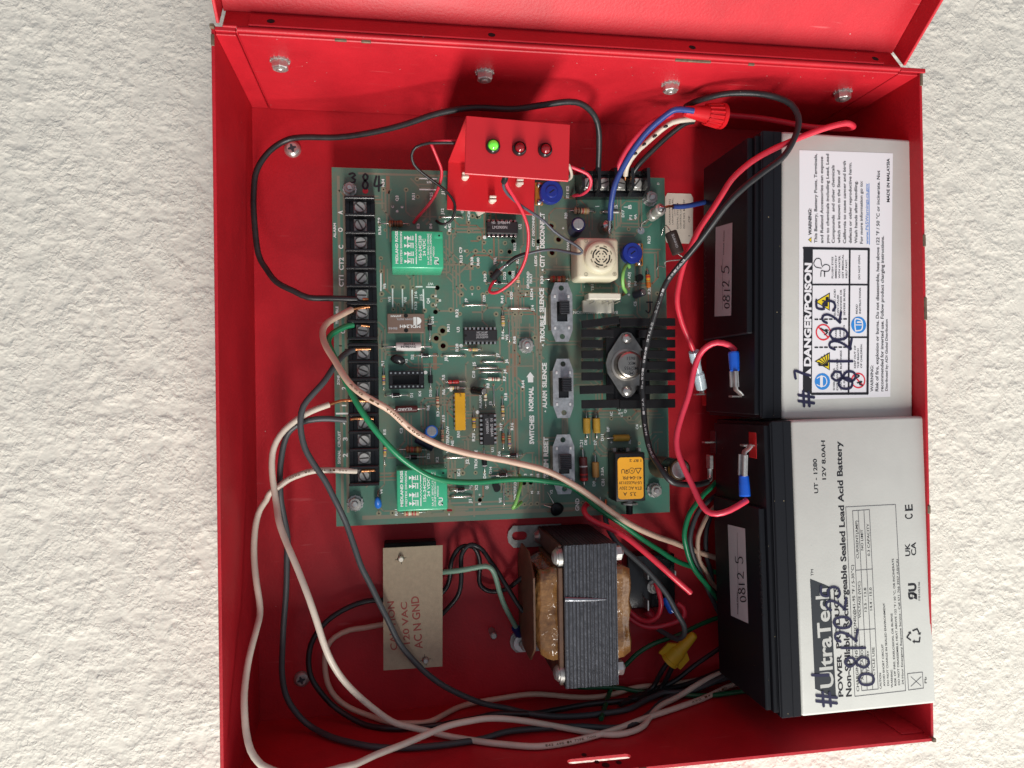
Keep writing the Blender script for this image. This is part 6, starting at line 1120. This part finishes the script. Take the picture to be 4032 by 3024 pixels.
wire('dusty black wire from the zone terminal sweeping over the tan card', 'gblack', 1.62, '1460,1374,29 1395,1376,30 1362,1391,33 1341,1412,37 1316,1445,41 1275,1505,45 1227,1557,47 1194,1600,48 1182,1652,48 1184,1706,47 1200,1766,46 1235,1825,45 1281,1893,44 1308,1945,43 1335,1996,42 1362,2053,40 1384,2118,39 1420,2226,38 1451,2290,37 1488,2366,36 1528,2443,35 1569,2525,33 1623,2592,30 1691,2660,26 1782,2719,22 1895,2769,18 2000,2790,16 2070,2808,15 2168,2820,14 2280,2818,14 2392,2806,14 2476,2790,14 2546,2756,14 2616,2728,15 2656,2728,16 2740,2714,16 2810,2683,14 2870,2650,11 2960,2610,9', 8, 0, G1)
o, q = wire('cream wire from zone terminal 1 running down the left of the box', 'white', 1.62, '1455,1580,29 1395,1576,31 1341,1579,33 1295,1594,35 1227,1619,38 1173,1649,40 1118,1693,41 1086,1739,41 1072,1788,41 1072,1853,42 1080,1920,43 1089,1982,45 1099,2050,51 1121,2118,55 1146,2180,59 1181,2267,63 1216,2357,66 1243,2439,67 1271,2525,67 1307,2606,65 1361,2687,60 1442,2764,52 1540,2840,45 1624,2866,42 1694,2882,40 1764,2900,39 1848,2913,39 1960,2927,39 2084,2938,39 2168,2933,38 2252,2919,37 2336,2899,36 2420,2874,34 2504,2843,31 2589,2812,25 2712,2770,21 2796,2737,17 2852,2711,13 2900,2694,9 3000,2664,6', 22, 0, G1)
printing(o, q, 1.62, 'E42 AWG 14 TYPE THHN', .66, .72, 1.1, BROWNINK); printing(o, q, 1.62, 'AWG 14 SOLID', .87, .94, 1.1, BROWNINK)
wire('black wire from signal terminal 4 running down beside the cream wire', 'gblack', 1.62, '1470,1648,29 1398,1648,31 1362,1655,33 1295,1650,35 1240,1652,36 1194,1661,36 1159,1679,35 1132,1706,34 1116,1752,33 1107,1812,32 1103,1880,31 1105,1945,30 1108,1977,29 1121,2045,27 1132,2113,26 1129,2189,25 1128,2275,24 1122,2384,22 1113,2547,20 1112,2650,20 1128,2742,20 1170,2812,21 1226,2863,22 1310,2905,24 1409,2930,25 1484,2941,26 1596,2944,26 1708,2936,26 1820,2921,25 1904,2907,24 1989,2883,22 2084,2871,20 2196,2865,19 2294,2861,18 2392,2865,17 2448,2862,16 2504,2843,15 2560,2806,14 2620,2755,12 2720,2725,11 2830,2680,8 2950,2640,6', 13, 0, G1)
o, q = wire('cream wire from the last signal terminal looping along the left wall', 'white', 1.62, '1475,1852,29 1403,1855,31 1384,1855,32 1322,1852,34 1240,1852,36 1186,1866,37 1140,1885,36 1105,1910,35 1064,1939,34 1050,1966,34 1026,2001,35 1012,2045,36 1004,2099,38 1000,2167,40 1002,2235,43 1010,2303,46 1021,2370,48 1022,2425,51 1008,2480,56 986,2565,62 971,2652,67 963,2728,72 963,2798,76 971,2882,80 988,2952,84 1016,2997,86 1044,3021,87 1110,3046,87 1200,3052,84 1280,3040,80 1338,3024,82 1400,3011,80 1484,2972,76 1596,2927,70 1680,2891,65 1764,2857,60 1848,2838,55 1932,2829,51 2056,2838,47 2168,2857,44 2280,2877,41 2364,2889,39 2434,2891,36 2490,2879,30 2532,2857,29 2555,2826,28 2603,2779,25 2670,2745,21 2740,2700,16 2796,2669,12 2850,2645,9 2950,2600,6', 8, 0, G1)
printing(o, q, 1.62, 'AWG 14 THHN OR THWN', .03, .09, 1.0, BROWNINK)
G2 = 'mains wires lying on the box back'
wire('black wire curling left out of the tan card', 'black', 1.55, '1540,2360,6 1506,2362,7 1442,2366,8 1375,2389,9 1307,2430,10 1257,2480,11 1225,2538,11 1216,2606,11 1225,2669,11 1262,2728,11 1324,2790,11 1422,2848,12 1526,2866,13 1610,2866,13 1708,2857,13 1792,2843,12 1876,2829,11 1960,2812,9 2098,2811,7 2196,2793,6 2308,2773,6 2420,2762,6 2504,2751,6 2600,2722,6 2720,2690,6 2840,2640,5 2950,2600,5', 0, 0, G2)
wire('tan wire curling left out of the tan card', 'tan', 1.55, '1545,2455,6 1506,2459,6 1442,2470,6 1375,2480,6 1320,2507,6 1289,2547,6 1280,2606,6 1289,2683,6 1320,2742,6 1375,2787,7 1456,2820,8 1540,2846,9 1624,2848,8 1694,2840,7 1750,2812,6 1806,2784,5 1876,2765,5 1960,2751,5 2084,2735,5 2168,2737,5 2252,2745,5 2336,2745,5 2420,2731,5 2504,2706,5 2628,2694,4 2740,2680,4 2840,2652,4 2950,2620,4', 0, 0, G2)
wire('inner black loop from the tan card to the transformer', 'black', 1.35, '1720,2350,8 1745,2332,9 1763,2305,9 1772,2265,10 1774,2226,11 1785,2190,11 1803,2163,11 1828,2150,11 1860,2152,10 1878,2170,9 1889,2204,8 1889,2242,7 1887,2281,6 1896,2308,6 1921,2326,6 1953,2329,6 1996,2319,8 2030,2294,11 2060,2272,14', 0, 0, G2)
wire('outer black loop from the tan card to the transformer', 'black', 1.35, '1720,2440,9 1745,2416,11 1772,2387,13 1799,2353,14 1812,2317,15 1816,2271,15 1814,2226,15 1815,2190,15 1828,2163,15 1849,2146,15 1871,2146,14 1901,2165,14 1928,2204,14 1957,2244,14 1982,2285,15 2007,2326,16 2036,2376,17 2060,2410,18', 0, 0, G2)
o, q = wire('pale green earth wire bent down to the blue ring lug', 'pgreen', 1.5, '1715,2258,15 1745,2253,17 1803,2247,19 1871,2234,21 1912,2228,22 1937,2240,22 1953,2272,20 1966,2321,17 1982,2371,14 2007,2423,11 2027,2461,8 2038,2482,6', 0, 0, G2, lug=True)
p, p2 = at(2028, 2468, 7), at(2048, 2508, 3.6); MB().lathe(p, p2, [(0, 2.3), (.1, 2.5), (.7, 2.4), (1, 1.9)], mat('crimp_navy', (.01, .02, .11), .3), 18).build('crimp_sleeve', o); pr_ = at(2054, 2530, 4); MB().plate(circ(pr_[0], pr_[1], 5.0, 20), [circ(pr_[0], pr_[1], 2.2, 16)], 5.2, 6.0, STEEL).build('ring_lug', o)
# battery leads
o, q = wire('printed black lead from the top corner over both boards to the lower battery', 'black', 1.62, '2700,420,52 2735,402,58 2790,385,66 2871,369,72 2980,369,77 3061,385,81 3115,412,84 3142,456,86 3142,505,87 3115,570,88 3077,624,88 3012,673,88 2936,732,86 2871,797,82 2799,890,75 2724,988,66 2674,1048,60 2625,1111,56 2602,1169,53 2576,1250,49 2553,1328,45 2540,1397,43 2531,1462,42 2528,1527,42 2534,1612,42 2538,1665,43 2550,1737,46 2567,1789,50 2596,1834,55 2621,1872,58 2650,1899,58 2694,1906,55 2750,1906,50 2784,1897,44', 0, 0, None, lug=True)
printing(o, q, 1.62, 'E92166  16 AWG  STYLE 1015 105\u00b0C  VW-1  AWM  CORD', .50, .86, 1.05, mat('wire_print_grey', (.45, .45, .45), .5))
pts = [p for p in px('2784,1897,44 2797,1880,43')]
m = MB(); a = atx(2795, 1845, 258); m.tube([q[-1], a + (0, -6, 0), a], [1.1, 1.5, 1.5], STEEL, 10); m.box(a + (-1.0, 0, -3.0), a + (1.0, 8, 3.0), STEEL, .4); m.build('spade_lug', o)
o, q = wire('red lead looping over the upper battery to its clear crimp', 'red', 1.55, '2800,452,40 2860,452,40 2980,462,44 3088,480,50 3175,497,56 3260,505,62 3325,508,70 3359,500,79 3340,487,86 3305,490,87 3224,513,87 3132,548,86 3034,592,85 2953,641,82 2882,705,78 2839,770,73 2801,830,69 2745,917,63 2700,1018,58 2676,1112,54 2667,1190,51 2684,1263,48 2714,1338,45 2729,1378,43', 0, 0, None, lug=True)
a, b = at(2732, 1384, 43), at(2762, 1528, 34); m = MB(); m.lathe(a, b, [(0, 3.0), (.25, 3.0), (.3, 2.4), (.55, 2.4), (.6, 3.2), (1, 3.2)], CLEARC, 20); m.build('clear_crimp', o); MB().box(b + (-.4, -3, -2.6), b + (.6, 2, 2.6), STEEL, .2).build('spade_lug', o)
o, q = wire('red jumper lead joining the two batteries', 'pink', 1.62, '2893,1380,66 2870,1358,66 2824,1347,64 2784,1363,61 2754,1398,58 2734,1457,56 2714,1547,55 2685,1636,54 2665,1711,54 2665,1770,55 2690,1838,57 2724,1908,60 2754,1973,64 2784,2012,68 2824,2022,71 2873,2008,73 2923,1980,74 2942,1968,74', 0, 0, None, lug=True)
x_ = 257.5
for (u0, v0), (u1, v1), (u2, v2) in (((2888, 1386), (2893, 1462), (2896, 1524)), ((2933, 1955), (2928, 1872), (2930, 1790))):
    a, b, c = atx(u0, v0, x_), atx(u1, v1, x_), atx(u2, v2, x_); MB().lathe(a, b, [(0, 2.7), (.08, 2.9), (.55, 2.8), (.95, 2.5), (1, 2.2)], CRIMP, 22).build('blue_crimp', o)
    d = (c - b) / np.linalg.norm(c - b); m = MB(); w3 = np.array([0, 0, 1.]); e = np.array([1., 0, 0])
    m.add([b + s1 * w3 * 3.2 + s2 * e * .5 + (c - b) * f_ for f_ in (0, 1) for s1, s2 in ((-1, -1), (1, -1), (1, 1), (-1, 1))], [(0, 1, 2, 3), (4, 7, 6, 5), (0, 4, 5, 1), (2, 6, 7, 3), (0, 3, 7, 4), (1, 5, 6, 2)], STEEL)
    for s1 in (-1, 1): m.tube([b + s1 * w3 * 2.6 + e * -.9, c + s1 * w3 * 2.6 + e * -.9], 1.0, STEEL, 10)
    m.tube([c, c + d * 1.5 + e * .2, c + d * 3.0 + e * 2.2, c + d * 4.5 + e * 3.4], .8, STEEL, 8, flat=3.2); m.build('spade_lug', o)
# wires gathered in the red wire nut
G3 = 'wires gathered in the red wire nut'
wire('blue wire from the red wire nut to the solder lug', 'blue', 1.65, '2730,438,62 2698,433,62 2660,431,62 2627,448,60 2559,506,55 2505,574,50 2460,646,46 2423,723,42 2407,803,37 2404,845,33 2402,866,31', 0, 0, G3)
o, q = wire('white wire with black marks going into the red wire nut', 'white', 1.5, '2735,468,54 2700,470,54 2649,480,53 2604,511,50 2559,552,46 2505,601,42 2469,655,37 2462,708,30', 0, 3, G3)
m = MB()
for i in range(4):
    p = q[int(len(q) * (.30 + .13 * i))]; m.lathe(p + (rng.uniform(-.3, .3), rng.uniform(-.8, .4), 1.0), p + (rng.uniform(-2.5, -1.5), rng.uniform(-2.2, -1.2), 1.0), [(0, .7), (.5, .85), (1, .4)], INS['black'], 6)
m.build('black_mark', o)
wire('black wire from the red wire nut to the power terminal', 'black', 1.5, '2730,480,47 2694,488,47 2627,538,43 2559,601,39 2513,651,36 2491,690,32 2498,716,29', 0, 3, G3)
wire('pink wire behind the blue one at the power terminal', 'pink', 1.4, '2650,450,42 2570,480,42 2505,542,41 2460,601,38 2435,655,35 2433,708,30', 0, 3, G3)
def wirenut(a, b, r0, r1, m_, label, wings, name='wire_nut'):
    """twist-on cap: closed narrow tip at a, fluted skirt and open mouth at b"""
    o = thing(name, label, 'wire nut'); d = b - a; d = d / np.linalg.norm(d); m = MB()
    m.lathe(a, b, [(0, r0 * .55), (.03, r0 * .9), (.10, r0), (.55, r0 * .55 + r1 * .45), (.62, r1 * .88), (.90, r1 * .95), (.91, r1 * 1.08), (1, r1 * 1.08)], m_, 28, cap1=False); m.lathe(b, a + (b - a) * .6, [(0, r1 * .95), (1, r1 * .6)], HOLE, 24, cap0=False); m.build('cap', o)
    L = np.linalg.norm(b - a); e1 = np.cross(d, (0, 0, 1)); e1 /= np.linalg.norm(e1); e2 = np.cross(d, e1); m = MB()
    for i in range(wings):
        t = 2 * math.pi * i / wings; v = math.cos(t) * e1 + math.sin(t) * e2
        if wings > 4: m.tube([a + d * L * .56 + v * r1 * .80, a + d * L * .90 + v * r1 * .97], r1 * .10, m_, 6)
        else: m.add([a + d * L * .45 + v * r0 * .7, a + d * L * .62 + v * r1 * 1.55, a + d * L * .98 + v * r1 * 1.6, a + d * L * .98 + v * r1 * .8] + [p_ + np.cross(d, v) * 1.3 for p_ in (a + d * L * .45 + v * r0 * .7, a + d * L * .62 + v * r1 * 1.55, a + d * L * .98 + v * r1 * 1.6, a + d * L * .98 + v * r1 * .8)], [(0, 1, 2, 3), (7, 6, 5, 4), (0, 4, 5, 1), (1, 5, 6, 2), (2, 6, 7, 3), (3, 7, 4, 0)], m_)
    m.build('flute' if wings > 4 else 'wing', o)
wirenut(at(2692, 438, 60), at(2845, 458, 56), 3.0, 6.4, INS['rednut'], 'red fluted wire nut in the top corner', 16)
wirenut(at(2736, 2496, 22), at(2634, 2604, 15), 2.6, 5.2, INS['yelnut'], 'yellow winged wire nut between transformer and battery', 2)
G4 = 'wires twisted into the yellow wire nut'
wire('black wire leaving the yellow wire nut, nearer the transformer', 'black', 1.45, '2648,2590,15 2628,2612,14 2600,2655,12 2572,2705,9 2520,2742,7 2440,2775,6', 0, 0, G4); wire('black wire leaving the yellow wire nut, nearer the battery', 'black', 1.45, '2655,2596,15 2648,2620,14 2623,2673,11 2590,2720,8 2520,2758,6', 0, 0, G4)
wire('black wire running past the yellow nut and under the battery', 'black', 1.4, '2940,2505,7 2850,2545,8 2822,2561,8 2736,2619,9 2646,2687,8 2555,2718,6 2480,2750,4', 0, 0)
# loose wiring between transformer and battery
wire('red wire from the board edge ending loose above the rectifier', 'red', 1.62, '2330,1972,21 2312,1985,26 2300,1998,29 2301,2017,32 2320,2040,35 2358,2061,39 2397,2077,43 2465,2113,48 2533,2167,52 2601,2227,55 2668,2290,56 2718,2334,55', 3, 0); wire('black wire from the board edge bending back at the yellow nut', 'gblack', 1.55, '2386,1968,21 2384,2010,24 2386,2060,26 2420,2127,30 2488,2190,33 2555,2253,36 2623,2334,38 2668,2416,38 2695,2465,36 2692,2502,32 2664,2516,27 2623,2497,20 2580,2470,13', 3, 0)
wire('red loop on the rectifier, the smaller one', 'red', 1.55, '2580,2298,20 2590,2320,22 2601,2358,22 2601,2392,21 2588,2426,19 2558,2444,17 2524,2440,14 2497,2421,12 2465,2390,10'); wire('red loop on the rectifier, the larger one', 'red', 1.55, '2668,2376,14 2690,2392,16 2695,2424,17 2671,2444,17 2626,2460,16 2581,2469,15 2536,2465,13 2497,2446,11 2450,2410,9')
a, b = at(2620, 2352, 17), at(2650, 2412, 20); cr = MB(); cr.lathe(a, b, [(0, 2.3), (.15, 2.6), (.85, 2.6), (1, 2.0)], CRIMP, 20); tag(cr.build('crimp_connector'), 'bright blue crimp connector by the rectifier', 'connector')
a, b = at(2545, 2400, 6), at(2578, 2440, 6); cr = MB(); cr.lathe(a, b, [(0, 3.0), (.3, 3.2), (.9, 3.0), (1, 2.6)], INS['red'], 18, cap1=False); cr.disc(b, 2.6, HOLE, 16, (b - a) / np.linalg.norm(b - a)); tag(cr.build('crimp_connector'), 'dull red crimp connector at the rectifier corner', 'connector')
wire('green wire passing under the bent black wire', 'dgreen', 1.4, '2380,2668,8 2420,2650,9 2465,2619,10 2510,2574,11 2578,2533,11 2668,2502,10 2759,2457,8 2830,2430,6 2930,2400,5'); wire('green wire low beside the transformer end', 'dgreen', 1.4, '2250,2702,4 2308,2706,5 2420,2706,6 2532,2725,6 2698,2739,5 2800,2738,4 2870,2729,4 2990,2712,4'); wire('short green wire dropping to the latch wall', 'dgreen', 1.4, '2410,2700,6 2402,2720,6 2390,2756,7 2376,2798,8 2368,2830,8')
G5 = 'wires arching down behind the lower battery'
wire('bright green arch beside the lower battery', 'green', 1.5, '2900,1850,14 2830,1890,20 2798,1922,24 2771,1947,26 2739,1988,28 2716,2022,29 2701,2067,29 2694,2112,29 2699,2150,28 2714,2203,26 2741,2253,23 2786,2307,18 2830,2360,12 2910,2430,8', 0, 0, G5); wire('black arch just inside the bright green one', 'gblack', 1.45, '2890,1912,10 2820,1950,16 2784,1978,20 2752,2010,22 2730,2060,23 2717,2116,23 2721,2162,22 2738,2217,20 2781,2307,16 2813,2375,12 2845,2430,8 2920,2500,6', 0, 0, G5); wire('dirty tan arch beside the lower battery', 'tan', 1.4, '2880,1950,8 2815,1995,12 2786,2028,15 2766,2067,17 2748,2112,17 2747,2160,16 2754,2205,14 2782,2253,11 2812,2305,8 2890,2380,6', 0, 0, G5); wire('black arch closest to the lower battery', 'gblack', 1.4, '2880,1945,6 2815,1990,8 2800,2027,10 2782,2090,11 2782,2181,11 2800,2253,9 2815,2320,7 2890,2400,5', 0, 0, G5)
wire('short blue wire from the metal end cap to behind the battery', 'blue', 1.5, '2600,828,31 2625,814,31 2651,812,30 2684,813,29 2720,809,28 2775,797,22 2850,780,10', 9, 0)
# thin bracket leads
G6 = 'thin leads from the LED bracket'
o, q = wire('thin grey lead doubling back at the cream sounder', 'grey', .78, '1992,672,88 1989,705,84 1981,728,78 1998,762,70 2049,806,60 2098,839,53 2140,868,48 2182,910,45 2228,943,44 2270,969,44 2291,990,43 2283,1000,42 2254,997,40 2195,985,36 2146,985,33 2081,998,30 2033,1014,27 1994,1042,25 1971,1060,23 1955,1078,23', 0, 0, G6, lug=True)
MB().tube(spline(px('1992,672,88 1990,700,85 1984,716,81'), 2.), 1.5, INS['black'], 10).build('heat_shrink', o); MB().tube(spline(px('2070,1001,29.5 2030,1015,27 1998,1040,25'), 2.), 1.35, INS['black'], 10).build('heat_shrink', o); MB().tube(spline(px('1966,1066,24 1955,1078,24 1938,1098,23.5'), 2.), 2.1, INS['black'], 12).build('heat_shrink', o)
MB().tube(spline(px('2000,1040,25 1983,1052,24 1966,1066,24'), 1.), [1.0, 1.5, 1.0][0], SOLD, 10).build('solder_joint', o)
wire('thin red lead hanging from the bracket in a wide curve', 'red', .88, '1990,690,86 1994,722,80 2006,745,74 2033,787,66 2059,835,59 2078,894,52 2081,943,48 2075,998,43 2059,1047,39 2033,1092,35 1997,1127,31 1960,1150,28 1936,1153,26 1926,1143,25 1935,1121,24 1951,1100,23', 0, 0, G6)
wire('thin red lead at the left of the bracket', 'red', .85, '1800,556,40 1740,556,40 1697,562,40 1700,572,40 1725,633,35 1739,673,32 1733,721,29 1713,770,27 1680,816,25 1645,855,23 1630,878,21', 0, 0, G6); wire('thin black lead at the left of the bracket', 'black', .78, '1850,566,50 1768,561,48 1700,563,46 1684,565,45 1639,579,42 1621,610,40 1630,648,37 1664,683,34 1719,725,31 1762,760,30 1788,797,29 1791,829,28 1778,865,26 1755,882,25 1733,879,23 1720,868,21', 0, 0, G6)
wire('thin pink lead looping right of the bracket', 'pink', .95, '2225,655,42 2246,656,42 2277,669,42 2312,686,41 2327,712,39 2319,744,35 2293,765,30 2267,770,26 2246,774,21', 0, 2.5, G6); wire('short white lead at the right edge of the bracket', 'white', .8, '2240,650,60 2247,668,52 2252,690,44 2248,702,38 2240,708,34', 0, 0, G6)
# jumper leads soldered on the board by hand
wire('light green jumper beside the cream sounder', 'lgreen', 1.0, '2475,1058,21 2478,1045,25 2466,1042,28 2456,1062,31 2452,1095,31 2456,1130,28 2466,1150,24 2450,1164,21', 2, 2.5); wire('olive green jumper standing up near the lower board edge', 'lgreen', 1.0, '2040,1866,21 2050,1880,27 2049,1910,31 2040,1945,34 2028,1985,35 2021,1998,34 2026,1998,31 2045,1985,27 2060,1968,21', 2, 2)

# ================================================================== put everything into the world: origin at the foot of each thing
bpy.context.view_layer.update()
RM = Matrix(((0, 1, 0, 0), (0, 0, -1, 0), (-1, 0, 0, 0), (0, 0, 0, 1)))
for me in bpy.data.meshes: 
    if me.users: me.transform(Matrix.Scale(.001, 4))
for o in [o for o in SC.objects if o.parent is None and o.type in ('MESH', 'EMPTY')]:
    fam = [o] + list(o.children_recursive); mn = Vector((1e9,) * 3); mxx = -mn
    for f in fam:
        if f.type == 'MESH':
            co = np.empty(len(f.data.vertices) * 3, np.float32); f.data.vertices.foreach_get('co', co); co = co.reshape(-1, 3)
            mn = Vector(np.minimum(mn, co.min(0))); mxx = Vector(np.maximum(mxx, co.max(0)))
    base = Vector((mxx.x, (mn.y + mxx.y) / 2, (mn.z + mxx.z) / 2))           # lowest point: +X runs down the wall
    for f in fam:
        if f.type == 'MESH': f.data.transform(Matrix.Translation(-base)); f.data.transform(RM)
    o.matrix_world = Matrix.Translation(RM @ base + Vector((0, 0, 1.6)))
